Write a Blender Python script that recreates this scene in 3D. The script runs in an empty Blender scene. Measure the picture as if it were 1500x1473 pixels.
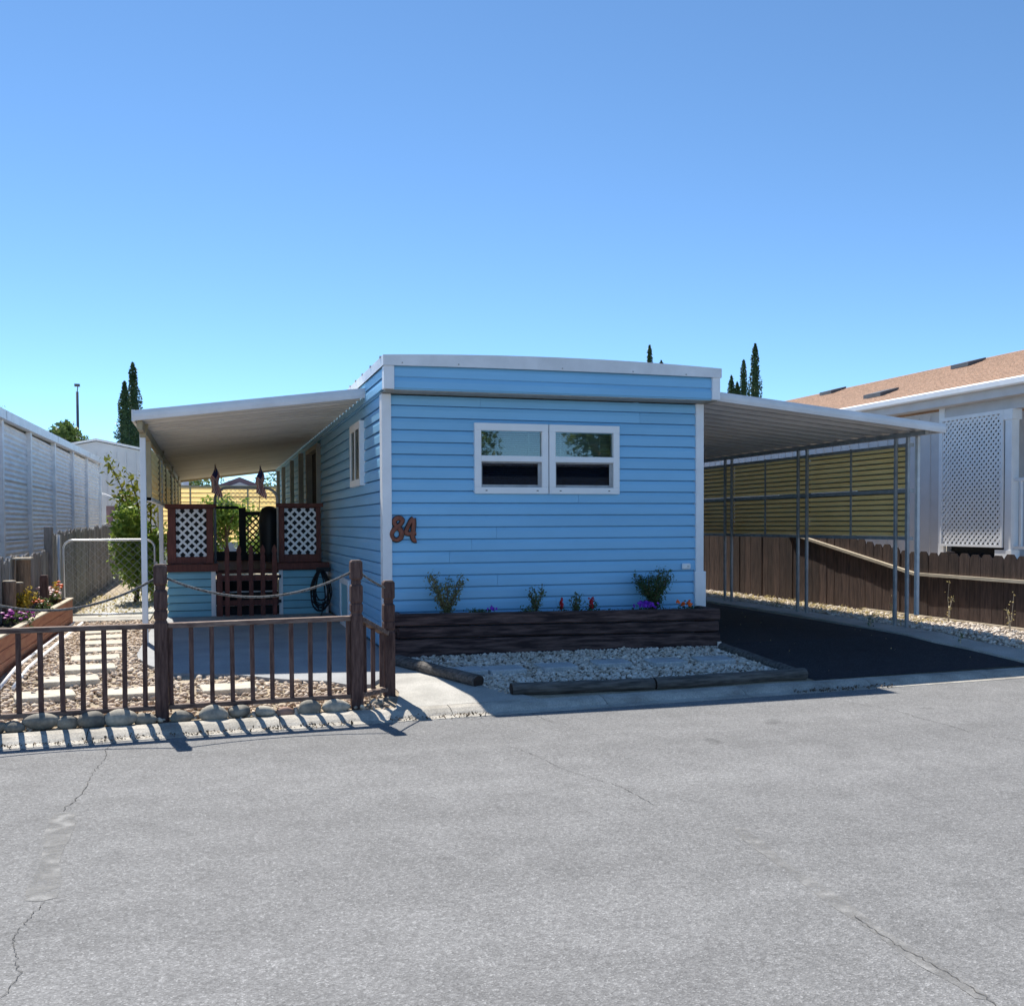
import bpy, bmesh, math, random
import numpy as np
from mathutils import Vector, Matrix
R = math.radians
random.seed(7); rng = np.random.default_rng(7)
sc = bpy.context.scene
col = sc.collection

# ---------------------------------------------------------------- camera
cam = bpy.data.objects.new('camera', bpy.data.cameras.new('camera'))
col.objects.link(cam); sc.camera = cam
cam.data.sensor_width = 36; cam.data.lens = 35.52
cam.data.shift_y = 0.0493
cam.data.clip_start = 0.05; cam.data.clip_end = 2000
cam.location = (0, 0, 1.6)
YAW, PITCH, ROLL = R(16.7), R(-1.7), R(-0.246)
fw = Vector((math.sin(YAW) * math.cos(PITCH), math.cos(YAW) * math.cos(PITCH), math.sin(PITCH)))
rt = Vector((math.cos(YAW), -math.sin(YAW), 0)); up = rt.cross(fw)
rt2 = rt * math.cos(ROLL) + up * math.sin(ROLL); up2 = up * math.cos(ROLL) - rt * math.sin(ROLL)
cam.rotation_euler = Matrix((rt2, up2, -fw)).transposed().to_euler()

# ---------------------------------------------------------------- sky, sun, exposure
SUN_EL, SUN_AZ = R(53), R(-11.5)          # azimuth measured from +Y towards +X
w = bpy.data.worlds.new('World'); sc.world = w; w.use_nodes = True
nt = w.node_tree; bg = nt.nodes['Background']
sky = nt.nodes.new('ShaderNodeTexSky'); sky.sky_type = 'NISHITA'; sky.sun_disc = False
sky.sun_elevation = SUN_EL; sky.sun_rotation = SUN_AZ
sky.altitude = 100; sky.air_density = 0.55; sky.dust_density = 0.0; sky.ozone_density = 4.5
tn = nt.nodes.new('ShaderNodeVectorMath'); tn.operation = 'MULTIPLY'; tn.inputs[1].default_value = (.89, 1.05, 1.03)   # white balance of the whole sky
nt.links.new(sky.outputs[0], tn.inputs[0]); nt.links.new(tn.outputs[0], bg.inputs[0]); bg.inputs[1].default_value = 0.128
sun = bpy.data.objects.new('sun', bpy.data.lights.new('sun', 'SUN')); col.objects.link(sun)
sun.data.energy = 4.6; sun.data.angle = R(0.5); sun.data.color = (1, 0.94, 0.84)
ld = Vector((-math.sin(SUN_AZ) * math.cos(SUN_EL), -math.cos(SUN_AZ) * math.cos(SUN_EL), -math.sin(SUN_EL)))
sun.rotation_euler = ld.to_track_quat('-Z', 'Y').to_euler(); sun.location = (0, 20, 20)
sc.view_settings.view_transform = 'Standard'; sc.view_settings.look = 'None'
sc.view_settings.gamma = 1; sc.view_settings.use_curve_mapping = False
sc.view_settings.exposure = 0.7

# ---------------------------------------------------------------- materials
def N(t, typ, **kw):
    n = t.nodes.new(typ)
    for k, v in kw.items(): setattr(n, k, v)
    return n
def mat(name, c, rough=.65, var=.18, vs=3., bump=0., bs=60., st=(1, 1, 1), ov=0., c2=None, metal=0., spec=.4, fine=0., fs=200., detail=6, bst=None, pos=.5):
    m = bpy.data.materials.new(name); m.use_nodes = True
    t = m.node_tree; p = t.nodes['Principled BSDF']; L = t.links.new
    p.inputs['Roughness'].default_value = rough; p.inputs['Metallic'].default_value = metal
    p.inputs['Specular IOR Level'].default_value = spec
    tc = N(t, 'ShaderNodeTexCoord'); oi = N(t, 'ShaderNodeObjectInfo')
    ofs = N(t, 'ShaderNodeVectorMath', operation='SCALE'); ofs.inputs[0].default_value = (37, 53, 71)
    L(oi.outputs['Random'], ofs.inputs['Scale'])
    ad = N(t, 'ShaderNodeVectorMath', operation='ADD'); L(tc.outputs['Object'], ad.inputs[0]); L(ofs.outputs[0], ad.inputs[1])
    mp = N(t, 'ShaderNodeMapping'); mp.inputs['Scale'].default_value = st; L(ad.outputs[0], mp.inputs[0])
    nz = N(t, 'ShaderNodeTexNoise'); nz.inputs['Scale'].default_value = vs; nz.inputs['Detail'].default_value = detail
    nz.inputs['Roughness'].default_value = .6; L(mp.outputs[0], nz.inputs['Vector'])
    rp = N(t, 'ShaderNodeValToRGB'); L(nz.outputs['Fac'], rp.inputs[0])
    a = c if c2 else tuple(x * (1 - var) for x in c); b = c2 if c2 else tuple(min(1, x * (1 + var)) for x in c)
    rp.color_ramp.elements[0].position = pos - .18; rp.color_ramp.elements[1].position = pos + .18
    rp.color_ramp.elements[0].color = (*a, 1); rp.color_ramp.elements[1].color = (*b, 1)
    out = rp.outputs[0]
    if fine:
        n2 = N(t, 'ShaderNodeTexNoise'); n2.inputs['Scale'].default_value = fs; n2.inputs['Detail'].default_value = 3
        L(ad.outputs[0], n2.inputs['Vector'])
        mr = N(t, 'ShaderNodeMapRange'); mr.inputs[1].default_value = .3; mr.inputs[2].default_value = .7
        mr.inputs[3].default_value = 1 - fine; mr.inputs[4].default_value = 1 + fine; L(n2.outputs['Fac'], mr.inputs[0])
        vm = N(t, 'ShaderNodeVectorMath', operation='SCALE'); L(out, vm.inputs[0]); L(mr.outputs[0], vm.inputs['Scale']); out = vm.outputs[0]
    if ov:
        mr = N(t, 'ShaderNodeMapRange'); mr.inputs[3].default_value = 1 - ov; mr.inputs[4].default_value = 1 + ov
        L(oi.outputs['Random'], mr.inputs[0])
        vm = N(t, 'ShaderNodeVectorMath', operation='SCALE'); L(out, vm.inputs[0]); L(mr.outputs[0], vm.inputs['Scale']); out = vm.outputs[0]
    L(out, p.inputs['Base Color'])
    if bump:
        nb = N(t, 'ShaderNodeTexNoise'); nb.inputs['Scale'].default_value = bs; nb.inputs['Detail'].default_value = 4
        if bst:
            m2 = N(t, 'ShaderNodeMapping'); m2.inputs['Scale'].default_value = bst; L(ad.outputs[0], m2.inputs[0]); L(m2.outputs[0], nb.inputs['Vector'])
        else: L(mp.outputs[0], nb.inputs['Vector'])
        bp = N(t, 'ShaderNodeBump'); bp.inputs['Strength'].default_value = bump; bp.inputs['Distance'].default_value = .01
        L(nb.outputs['Fac'], bp.inputs['Height']); L(bp.outputs[0], p.inputs['Normal'])
    return m
def leafmat(name, a, b, vs=25, trans=.35):
    m = mat(name, a, rough=.5, c2=b, vs=vs, spec=.35)
    t = m.node_tree; p = t.nodes['Principled BSDF']; o = t.nodes['Material Output']
    tr = N(t, 'ShaderNodeBsdfTranslucent'); t.links.new(p.inputs['Base Color'].links[0].from_socket, tr.inputs[0])
    mx = N(t, 'ShaderNodeMixShader'); mx.inputs[0].default_value = trans
    t.links.new(p.outputs[0], mx.inputs[1]); t.links.new(tr.outputs[0], mx.inputs[2]); t.links.new(mx.outputs[0], o.inputs[0])
    return m
def glassmat(name, tint, refl=1.0):
    m = bpy.data.materials.new(name); m.use_nodes = True; t = m.node_tree; t.nodes.remove(t.nodes['Principled BSDF'])
    o = t.nodes['Material Output']; tr = N(t, 'ShaderNodeBsdfTransparent'); tr.inputs[0].default_value = (*tint, 1)
    gl = N(t, 'ShaderNodeBsdfGlossy'); gl.inputs['Roughness'].default_value = .02
    fr = N(t, 'ShaderNodeFresnel'); fr.inputs[0].default_value = 1.55
    nz = N(t, 'ShaderNodeTexNoise'); nz.inputs['Scale'].default_value = 2.5
    bp = N(t, 'ShaderNodeBump'); bp.inputs['Strength'].default_value = .06; t.links.new(nz.outputs['Fac'], bp.inputs['Height']); t.links.new(bp.outputs[0], gl.inputs['Normal'])
    ml = N(t, 'ShaderNodeMath', operation='MULTIPLY'); ml.inputs[1].default_value = refl; t.links.new(fr.outputs[0], ml.inputs[0])
    mx = N(t, 'ShaderNodeMixShader'); t.links.new(ml.outputs[0], mx.inputs[0]); t.links.new(tr.outputs[0], mx.inputs[1]); t.links.new(gl.outputs[0], mx.inputs[2])
    t.links.new(mx.outputs[0], o.inputs[0]); return m

G = {}
def asphalt(name, c, lo, hi, agg, spots):
    """tarmac: stone chips of different grey, worn lanes along the street, a few oil spots"""
    m = bpy.data.materials.new(name); m.use_nodes = True; t = m.node_tree; p = t.nodes['Principled BSDF']; L = t.links.new
    p.inputs['Roughness'].default_value = .88; p.inputs['Specular IOR Level'].default_value = .25
    tc = N(t, 'ShaderNodeTexCoord'); vo = N(t, 'ShaderNodeTexVoronoi'); vo.inputs['Scale'].default_value = agg; L(tc.outputs['Object'], vo.inputs['Vector'])
    sx = N(t, 'ShaderNodeSeparateColor'); L(vo.outputs['Color'], sx.inputs[0])
    cr = N(t, 'ShaderNodeValToRGB'); L(sx.outputs[0], cr.inputs[0]); e = cr.color_ramp.elements
    e[0].position = 0; e[0].color = (lo, lo, lo, 1); e[1].position = 1; e[1].color = (hi, hi, hi, 1)
    for q, v in ((.25, .86), (.80, 1.08), (.93, 1.28)): z = e.new(q); z.color = (v, v, v, 1)
    def noise(sc_, st, d=5):
        mp = N(t, 'ShaderNodeMapping'); mp.inputs['Scale'].default_value = st; L(tc.outputs['Object'], mp.inputs[0])
        n = N(t, 'ShaderNodeTexNoise'); n.inputs['Scale'].default_value = sc_; n.inputs['Detail'].default_value = d; L(mp.outputs[0], n.inputs['Vector']); return n.outputs['Fac']
    def rng_(x, a0, a1, b0, b1):
        q = N(t, 'ShaderNodeMapRange'); q.inputs[1].default_value = a0; q.inputs[2].default_value = a1; q.inputs[3].default_value = b0; q.inputs[4].default_value = b1; L(x, q.inputs[0]); return q.outputs[0]
    def mul(x, y):
        q = N(t, 'ShaderNodeMath', operation='MULTIPLY'); L(x, q.inputs[0]); L(y, q.inputs[1]); return q.outputs[0]
    f = mul(rng_(noise(.8, (.25, 1.3, 1)), .3, .7, .90, 1.09), rng_(noise(3.5, (1, 1, 1), 8), .3, .7, .90, 1.10))
    f = mul(f, rng_(noise(28, (1, 1, 1), 4), .3, .7, .86, 1.14))
    f = mul(f, rng_(noise(1.9, (1, 1, 1), 2), .70 - spots, .76 - spots, 1, .72))
    vm = N(t, 'ShaderNodeVectorMath', operation='SCALE'); L(cr.outputs[0], vm.inputs[0]); L(f, vm.inputs['Scale'])
    cm = N(t, 'ShaderNodeVectorMath', operation='MULTIPLY'); cm.inputs[1].default_value = c; L(vm.outputs[0], cm.inputs[0]); L(cm.outputs[0], p.inputs['Base Color'])
    bp = N(t, 'ShaderNodeBump'); bp.inputs['Strength'].default_value = .55; bp.inputs['Distance'].default_value = .004; L(vo.outputs['Distance'], bp.inputs['Height']); L(bp.outputs[0], p.inputs['Normal'])
    return m
G['asphalt'] = asphalt('asphalt', (.200, .201, .203), .70, 1.55, 125, 0)
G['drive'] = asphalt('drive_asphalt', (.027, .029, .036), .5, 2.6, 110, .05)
G['crack'] = mat('crack', (.095, .093, .09), rough=.95, var=.3, vs=30)
G['seal'] = mat('crack_seal', (.255, .254, .25), rough=.85, var=.12, vs=8, fine=.2, fs=120, bump=.3, bs=90)
_t = G['seal'].node_tree; _o = _t.nodes['Material Output']; _p = _t.nodes['Principled BSDF']
_n = N(_t, 'ShaderNodeTexNoise'); _n.inputs['Scale'].default_value = 9; _n.inputs['Detail'].default_value = 9; _c = N(_t, 'ShaderNodeTexCoord'); _t.links.new(_c.outputs['Object'], _n.inputs['Vector'])
_r = N(_t, 'ShaderNodeMapRange'); _r.inputs[1].default_value = .30; _r.inputs[2].default_value = .66; _t.links.new(_n.outputs['Fac'], _r.inputs[0])
_x = N(_t, 'ShaderNodeMixShader'); _b = N(_t, 'ShaderNodeBsdfTransparent'); _t.links.new(_r.outputs[0], _x.inputs[0]); _t.links.new(_b.outputs[0], _x.inputs[1]); _t.links.new(_p.outputs[0], _x.inputs[2]); _t.links.new(_x.outputs[0], _o.inputs[0])
G['concrete'] = mat('concrete', (.42, .405, .37), rough=.85, var=.2, vs=2.2, fine=.22, fs=90, bump=.35, bs=80)
G['kerb'] = mat('kerb_concrete', (.40, .375, .33), rough=.85, var=.3, vs=3.5, fine=.25, fs=70, bump=.4, bs=70)
G['patio'] = mat('patio_concrete', (.30, .31, .32), rough=.8, var=.16, vs=1.6, fine=.12, fs=80, bump=.2, bs=60)
G['soil'] = mat('soil', (.20, .15, .105), rough=.95, var=.4, vs=6, fine=.3, fs=60, bump=.8, bs=40)
G['dirt'] = mat('dry_ground', (.36, .30, .22), rough=.95, var=.3, vs=4, fine=.3, fs=80, bump=.7, bs=50)
G['dark_soil'] = mat('planter_soil', (.03, .022, .016), rough=.95, var=.4, vs=9, bump=.9, bs=50)
G['peb'] = mat('pebble', (.45, .33, .235), rough=.75, c2=(.78, .67, .54), vs=9, spec=.3, detail=2)
G['peb_w'] = mat('pale_pebble', (.45, .37, .29), rough=.75, c2=(.86, .78, .69), vs=9, spec=.3, detail=2)
G['slab'] = mat('stepping_stone', (.55, .50, .41), rough=.85, var=.18, vs=4, fine=.18, fs=60, bump=.5, bs=40)
G['slab2'] = mat('grey_stepping_stone', (.46, .47, .47), rough=.85, var=.18, vs=4, fine=.18, fs=60, bump=.5, bs=40)
G['river'] = mat('river_stone', (.14, .14, .13), rough=.8, c2=(.40, .36, .29), vs=6, ov=.4, fine=.15, fs=40, bump=.25, bs=25)
G['river_red'] = mat('reddish_stone', (.34, .20, .15), rough=.7, var=.2, vs=5, bump=.25, bs=25)
G['blue'] = mat('blue_siding', (.25, .545, .81), rough=.45, var=.06, vs=1.1, spec=.4, ov=.02, bump=.12, bs=5, st=(.6, .6, 1.6))
G['teal'] = mat('deck_skirt_siding', (.22, .50, .62), rough=.45, var=.08, vs=2, ov=.03)
G['trim'] = mat('white_trim', (.84, .85, .87), rough=.45, var=.06, vs=3)
G['roofw'] = mat('roof_metal', (.78, .79, .81), rough=.4, var=.1, vs=2.5, bump=.06, bs=14)
G['pan'] = mat('awning_pan', (.78, .74, .67), rough=.42, var=.09, vs=1.5, ov=.05)
G['pan2'] = mat('carport_pan', (.58, .58, .59), rough=.45, var=.1, vs=1.5, ov=.05)
G['vinyl'] = mat('white_vinyl', (.88, .89, .90), rough=.35, var=.03, vs=3)
G['post_metal'] = mat('painted_post', (.62, .64, .65), rough=.45, var=.12, vs=6)
G['steel'] = mat('dull_steel', (.36, .37, .38), rough=.45, var=.2, vs=8, metal=.1)
G['galv'] = mat('galvanised', (.62, .64, .66), rough=.35, var=.1, vs=10, metal=.6)
G['yellow'] = leafmat('yellow_slat', (.88, .66, .27), (.94, .74, .35), 2, .58)
G['tan'] = mat('tan_frame', (.42, .35, .22), rough=.5, var=.12, vs=3)
G['corr'] = mat('white_corrugated', (.88, .89, .91), rough=.45, var=.12, vs=2.2, st=(1, 1, 3), ov=.05)
G['redwood'] = mat('red_stained_wood', (.13, .038, .028), rough=.6, var=.3, vs=6, st=(6, 6, 1), bump=.2, bs=30, ov=.12)
G['fencewood'] = mat('weathered_red_wood', (.052, .022, .019), rough=.75, c2=(.155, .09, .075), vs=9, st=(5, 5, .7), bump=.6, bs=26, ov=.15)
G['railwood'] = mat('weathered_rail', (.075, .036, .03), rough=.75, c2=(.26, .19, .155), vs=9, st=(.7, 5, 5), bump=.6, bs=26, ov=.15)
G['timber'] = mat('old_timber', (.026, .013, .014), rough=.8, c2=(.19, .115, .10), vs=5, st=(.5, 6, 6), bump=.7, bs=22, ov=.15, pos=.58)
G['log'] = mat('grey_log', (.04, .038, .037), rough=.85, c2=(.17, .155, .14), vs=6, st=(.6, 5, 5), bump=.8, bs=20, ov=.1)
G['logend'] = mat('log_end', (.04, .026, .02), rough=.9, var=.4, vs=20)
G['brownfence'] = mat('brown_fence_wood', (.030, .019, .017), rough=.8, c2=(.10, .064, .052), vs=6, st=(4, 4, .5), bump=.5, bs=22, ov=.3)
G['palewood'] = mat('pale_wood', (.50, .43, .33), rough=.8, var=.2, vs=8, st=(3, .5, 3), bump=.4, bs=30)
G['greyfence'] = mat('grey_fence_wood', (.17, .165, .16), rough=.85, c2=(.36, .35, .34), vs=7, st=(4, 4, .5), bump=.6, bs=24, ov=.22)
G['planter_red'] = mat('red_planter_wood', (.30, .095, .05), rough=.65, c2=(.44, .19, .10), vs=5, st=(4, .5, 4), bump=.4, bs=26, ov=.1)
G['stump'] = mat('stump_wood', (.22, .15, .10), rough=.85, var=.35, vs=10, st=(4, 4, .6), bump=.6, bs=25)
G['rope'] = mat('rope', (.05, .045, .04), rough=.8, c2=(.24, .23, .22), vs=60, detail=1)
G['rust'] = mat('rust_red_metal', (.23, .082, .052), rough=.7, var=.25, vs=18)
G['black'] = mat('black_plastic', (.012, .012, .014), rough=.5, var=.3, vs=5)
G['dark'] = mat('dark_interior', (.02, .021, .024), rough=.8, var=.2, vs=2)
G['blind'] = mat('blind', (.52, .60, .54), rough=.5, var=.05, vs=3)
G['screen'] = glassmat('insect_screen', (.30, .37, .48), .35)
G['glass_side'] = glassmat('shaded_glass', (.7, .75, .75), .45)
G['jamb'] = mat('dull_jamb', (.34, .34, .31), rough=.6, var=.12, vs=4)
G['glass'] = glassmat('glass', (.80, .86, .84), 2.4)
G['greyhome'] = mat('blue_grey_paint', (.20, .25, .33), rough=.6, var=.06, vs=3)
G['nwall'] = mat('pale_wall', (.60, .59, .60), rough=.7, var=.06, vs=3, bump=.2, bs=40)
G['shingle'] = mat('tan_shingle', (.42, .27, .185), rough=.9, var=.25, vs=7, st=(3, 1, 3), fine=.35, fs=30, bump=.6, bs=30)
G['slate'] = mat('dark_vent', (.10, .11, .12), rough=.5, var=.2, vs=4)
G['bldg'] = mat('metal_building', (.60, .63, .66), rough=.5, var=.06, vs=2)
G['purple_roof'] = mat('mauve_roof', (.22, .15, .17), rough=.8, var=.15, vs=5)
G['leaf'] = leafmat('citrus_leaf', (.13, .26, .04), (.40, .48, .09), 9)
G['leaf_y'] = leafmat('yellowing_leaf', (.15, .20, .03), (.36, .33, .06), 9)
G['cyp'] = leafmat('cypress_foliage', (.025, .065, .03), (.07, .13, .05), 3, .2)
G['tree'] = leafmat('tree_foliage', (.07, .13, .03), (.18, .25, .07), 4, .3)
G['shrub'] = leafmat('shrub_leaf', (.05, .09, .03), (.14, .19, .07), 14)
G['shrub_r'] = leafmat('pale_shrub_leaf', (.13, .15, .055), (.26, .24, .12), 16)
G['shrub_d'] = leafmat('dark_shrub_leaf', (.03, .07, .028), (.09, .15, .05), 14)
G['stem'] = mat('stem', (.13, .09, .055), rough=.8, var=.3, vs=20)
G['straw'] = leafmat('dry_grass', (.46, .37, .15), (.66, .57, .28), 8, .3)
G['fol_y'] = leafmat('yellow_flower_leaf', (.30, .24, .03), (.60, .42, .05), 12)
G['orange'] = mat('orange_petal', (.80, .13, .015), rough=.5, var=.25, vs=20)
G['purple'] = mat('purple_petal', (.20, .03, .55), rough=.5, var=.3, vs=20)
G['magenta'] = mat('magenta_petal', (.42, .04, .35), rough=.5, var=.3, vs=20)
G['redfl'] = mat('red_petal', (.40, .012, .025), rough=.5, var=.3, vs=20)
G['pinkw'] = mat('pale_pink_petal', (.72, .52, .50), rough=.5, var=.2, vs=20)
G['flag_r'] = mat('flag_red', (.33, .012, .02), rough=.8, var=.1, vs=20)
G['flag_w'] = mat('flag_white', (.72, .70, .68), rough=.8, var=.06, vs=20)
G['flag_b'] = mat('flag_blue', (.02, .03, .13), rough=.8, var=.1, vs=20)
G['chime'] = mat('chime_tube', (.55, .70, .70), rough=.25, metal=.7, var=.1, vs=9)

# ---------------------------------------------------------------- mesh helpers
WL = {}                                     # world location of things, to bake part meshes
class MB:
    def __init__(s): s.v = []; s.f = []; s.mi = []
    def add(s, vs, fs, mi=0):
        b = len(s.v); s.v += [tuple(p) for p in vs]; s.f += [tuple(b + i for i in q) for q in fs]; s.mi += [mi] * len(fs); return s
    def box(s, x0, x1, y0, y1, z0, z1, mi=0):
        return s.add([(x0, y0, z0), (x1, y0, z0), (x1, y1, z0), (x0, y1, z0), (x0, y0, z1), (x1, y0, z1), (x1, y1, z1), (x0, y1, z1)],
                     [(0, 3, 2, 1), (4, 5, 6, 7), (0, 1, 5, 4), (1, 2, 6, 5), (2, 3, 7, 6), (3, 0, 4, 7)], mi)
    def bar(s, p, q, w_, h_, upv=(0, 0, 1), mi=0):
        p, q = Vector(p), Vector(q); d = (q - p).normalized(); u = Vector(upv); sd = d.cross(u).normalized(); u = sd.cross(d).normalized()
        a, b = sd * w_ / 2, u * h_ / 2
        return s.add([p - a - b, p + a - b, p + a + b, p - a + b, q - a - b, q + a - b, q + a + b, q - a + b],
                     [(0, 1, 2, 3), (7, 6, 5, 4), (0, 4, 5, 1), (1, 5, 6, 2), (2, 6, 7, 3), (3, 7, 4, 0)], mi)
    def tube(s, pts, r, n=8, mi=0, closed=False):
        pts = [Vector(p) for p in pts]; m = len(pts); rs = r if isinstance(r, (list, tuple)) else [r] * m
        base = len(s.v); prev = None
        for i, p in enumerate(pts):
            a = pts[(i - 1) % m] if (closed or i > 0) else p; b = pts[(i + 1) % m] if (closed or i < m - 1) else p
            d = (b - a).normalized()
            if prev is None:
                u = d.orthogonal().normalized()
            else:
                u = (prev - d * prev.dot(d)).normalized()
            prev = u; v = d.cross(u)
            for k in range(n):
                an = 2 * math.pi * k / n; s.v.append(tuple(p + (u * math.cos(an) + v * math.sin(an)) * rs[i]))
        for i in range(m if closed else m - 1):
            j = (i + 1) % m
            for k in range(n):
                l = (k + 1) % n; s.f.append((base + i * n + k, base + i * n + l, base + j * n + l, base + j * n + k)); s.mi.append(mi)
        if not closed:
            s.f.append(tuple(base + k for k in range(n))[::-1]); s.f.append(tuple(base + (m - 1) * n + k for k in range(n))); s.mi += [mi, mi]
        return s
    def prism(s, poly, ax, a0, a1, mi=0):
        n = len(poly)
        def P(a, q): return (a, q[0], q[1]) if ax == 'x' else ((q[0], a, q[1]) if ax == 'y' else (q[0], q[1], a))
        vs = [P(a0, q) for q in poly] + [P(a1, q) for q in poly]
        fs = [tuple(range(n))[::-1], tuple(range(n, 2 * n))] + [(i, (i + 1) % n, n + (i + 1) % n, n + i) for i in range(n)]
        return s.add(vs, fs, mi)
    def stack(s, cx, cy, prof, mi=0):
        b = len(s.v)
        for z, hx in prof: s.v += [(cx - hx, cy - hx, z), (cx + hx, cy - hx, z), (cx + hx, cy + hx, z), (cx - hx, cy + hx, z)]
        for i in range(len(prof) - 1):
            for k in range(4):
                l = (k + 1) % 4; s.f.append((b + 4 * i + k, b + 4 * i + l, b + 4 * i + 4 + l, b + 4 * i + 4 + k)); s.mi.append(mi)
        t = b + 4 * (len(prof) - 1); s.f += [(t, t + 1, t + 2, t + 3), (b + 3, b + 2, b + 1, b)]; s.mi += [mi, mi]; return s
    def blob(s, c, r, sub=1, jit=.15, mi=0, flat=1.):
        bm = bmesh.new(); bmesh.ops.create_icosphere(bm, subdivisions=sub, radius=1)
        a, b2, c2 = random.uniform(0, 6), random.uniform(0, 6), random.uniform(0, 6)
        vs = []
        for v in bm.verts:
            k = 1 + jit * (math.sin(2.3 * v.co.x + a) + math.sin(2.9 * v.co.y + b2) + math.sin(2.6 * v.co.z + c2)) / 1.6
            vs.append((c[0] + v.co.x * r[0] * k, c[1] + v.co.y * r[1] * k, c[2] + v.co.z * r[2] * k))
        s.add(vs, [tuple(v.index for v in f.verts) for f in bm.faces], mi); bm.free(); return s
    def build(s, name, m, parent=None, smooth=False, bevel=0., origin=None, fix=False):
        o_ = Vector(WL[parent.name]) if parent is not None else (Vector(origin) if origin is not None else Vector((0, 0, 0)))
        if parent is None and origin is None and s.v:
            a = np.array(s.v); o_ = Vector(((a[:, 0].min() + a[:, 0].max()) / 2, (a[:, 1].min() + a[:, 1].max()) / 2, a[:, 2].min()))
        me = bpy.data.meshes.new(name); me.from_pydata([(x - o_.x, y - o_.y, z - o_.z) for x, y, z in s.v], [], s.f)
        ms = m if isinstance(m, (list, tuple)) else [m]
        for q in ms: me.materials.append(G[q] if isinstance(q, str) else q)
        if len(ms) > 1: me.polygons.foreach_set('material_index', s.mi)
        if fix:
            bm = bmesh.new(); bm.from_mesh(me); bmesh.ops.recalc_face_normals(bm, faces=bm.faces); bm.to_mesh(me); bm.free()
        if smooth: me.polygons.foreach_set('use_smooth', [True] * len(me.polygons))
        o = bpy.data.objects.new(name, me); col.objects.link(o)
        if parent is not None: o.parent = parent; WL[o.name] = tuple(o_)
        else: o.location = o_; WL[o.name] = tuple(o_)
        if bevel:
            b = o.modifiers.new('bevel', 'BEVEL'); b.width = bevel; b.segments = 1; b.limit_method = 'ANGLE'
        return o
def tag(o, label, cat, group=None, kind=None):
    o['label'] = label; o['category'] = cat
    if group: o['group'] = group
    if kind: o['kind'] = kind
    return o
def thing(name, label, cat, loc, group=None):
    o = bpy.data.objects.new(name, None); col.objects.link(o); o.location = loc; o.empty_display_size = .1
    WL[o.name] = tuple(loc); return tag(o, label, cat, group)
def struct(o): o['kind'] = 'structure'; return o
def share(src, parent, ofs, name=None):                 # a copy of a part, moved by ofs (same mesh data)
    o = src.copy(); col.objects.link(o); o.parent = parent; o.location = ofs
    if name: o.name = name
    return o
def box(name, m, parent, x0, x1, y0, y1, z0, z1, bevel=0.):
    return MB().box(x0, x1, y0, y1, z0, z1).build(name, m, parent, bevel=bevel)
def np_mesh(name, V, F, m, parent=None, smooth=False):
    me = bpy.data.meshes.new(name); k = F.shape[1]
    o_ = np.array(WL[parent.name]) if parent is not None else np.array([(V[:, 0].min() + V[:, 0].max()) / 2, (V[:, 1].min() + V[:, 1].max()) / 2, V[:, 2].min()])
    me.vertices.add(len(V)); me.vertices.foreach_set('co', (V - o_).astype(np.float32).ravel())
    me.loops.add(F.size); me.loops.foreach_set('vertex_index', F.astype(np.int32).ravel())
    me.polygons.add(len(F)); me.polygons.foreach_set('loop_start', np.arange(0, F.size, k, dtype=np.int32))
    me.polygons.foreach_set('loop_total', np.full(len(F), k, dtype=np.int32))
    if smooth: me.polygons.foreach_set('use_smooth', np.ones(len(F), dtype=bool))
    me.update(calc_edges=True); me.materials.append(G[m])
    o = bpy.data.objects.new(name, me); col.objects.link(o)
    if parent is not None: o.parent = parent
    else: o.location = o_
    WL[o.name] = tuple(o_); return o
def leaves(name, P, size, m, parent, aspect=.5, upb=.4):
    """many small pointed leaves (one folded quad each) at the points P"""
    P = np.asarray(P, float); n = len(P)
    d = rng.normal(size=(n, 3)); d /= np.linalg.norm(d, axis=1)[:, None]
    nn = rng.normal(size=(n, 3)); nn[:, 2] += upb; s = np.cross(d, nn); s /= np.linalg.norm(s, axis=1)[:, None] + 1e-9
    L = size * rng.uniform(.6, 1.3, n)[:, None]
    V = np.stack([P - d * L * .5, P + s * L * aspect * .5, P + d * L * .5, P - s * L * aspect * .5], 1).reshape(-1, 3)
    return np_mesh(name, V, np.arange(4 * n).reshape(n, 4), m, parent)
def clumpy(n, c, r, k=14, cr=.38):
    """points in k clumps inside an ellipsoid, so the crown has gaps and an uneven edge"""
    c = np.array(c); r = np.array(r)
    cc = rng.normal(size=(k, 3)); cc /= np.linalg.norm(cc, axis=1)[:, None]; cc *= rng.uniform(.25, .85, k)[:, None]
    i = rng.integers(0, k, n); q = rng.normal(size=(n, 3)); q /= np.linalg.norm(q, axis=1)[:, None]; q *= (rng.uniform(0, 1, n) ** .5)[:, None] * cr
    return c + (cc[i] + q) * r
RZ = -.12                                   # level of the road
def gz(y): return -.08 if y < 9.0 else min(.1, -.08 + .18 * (y - 9.0) / 2.2)
def Ye(x): return 8.58 + .045 * x
# ================================================================ the setting
def sheet(name, m, polys, zf):
    b = MB()
    for poly in polys: b.add([(x, y, zf(x, y)) for x, y in poly], [tuple(range(len(poly)))])
    return struct(b.build(name, m, fix=False))
sheet('ground', 'dirt', [[(-500, -400), (500, -400), (500, 900), (-500, 900)]], lambda x, y: -.2)
xs = np.linspace(-70, 80, 61)
b = MB()
for i in range(60):
    x0, x1 = xs[i], xs[i + 1]
    b.add([(x0, -30, RZ), (x1, -30, RZ), (x1, Ye(x1) + .02, RZ), (x0, Ye(x0) + .02, RZ)], [(0, 1, 2, 3)])
road = struct(b.build('road', 'asphalt'))
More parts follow.
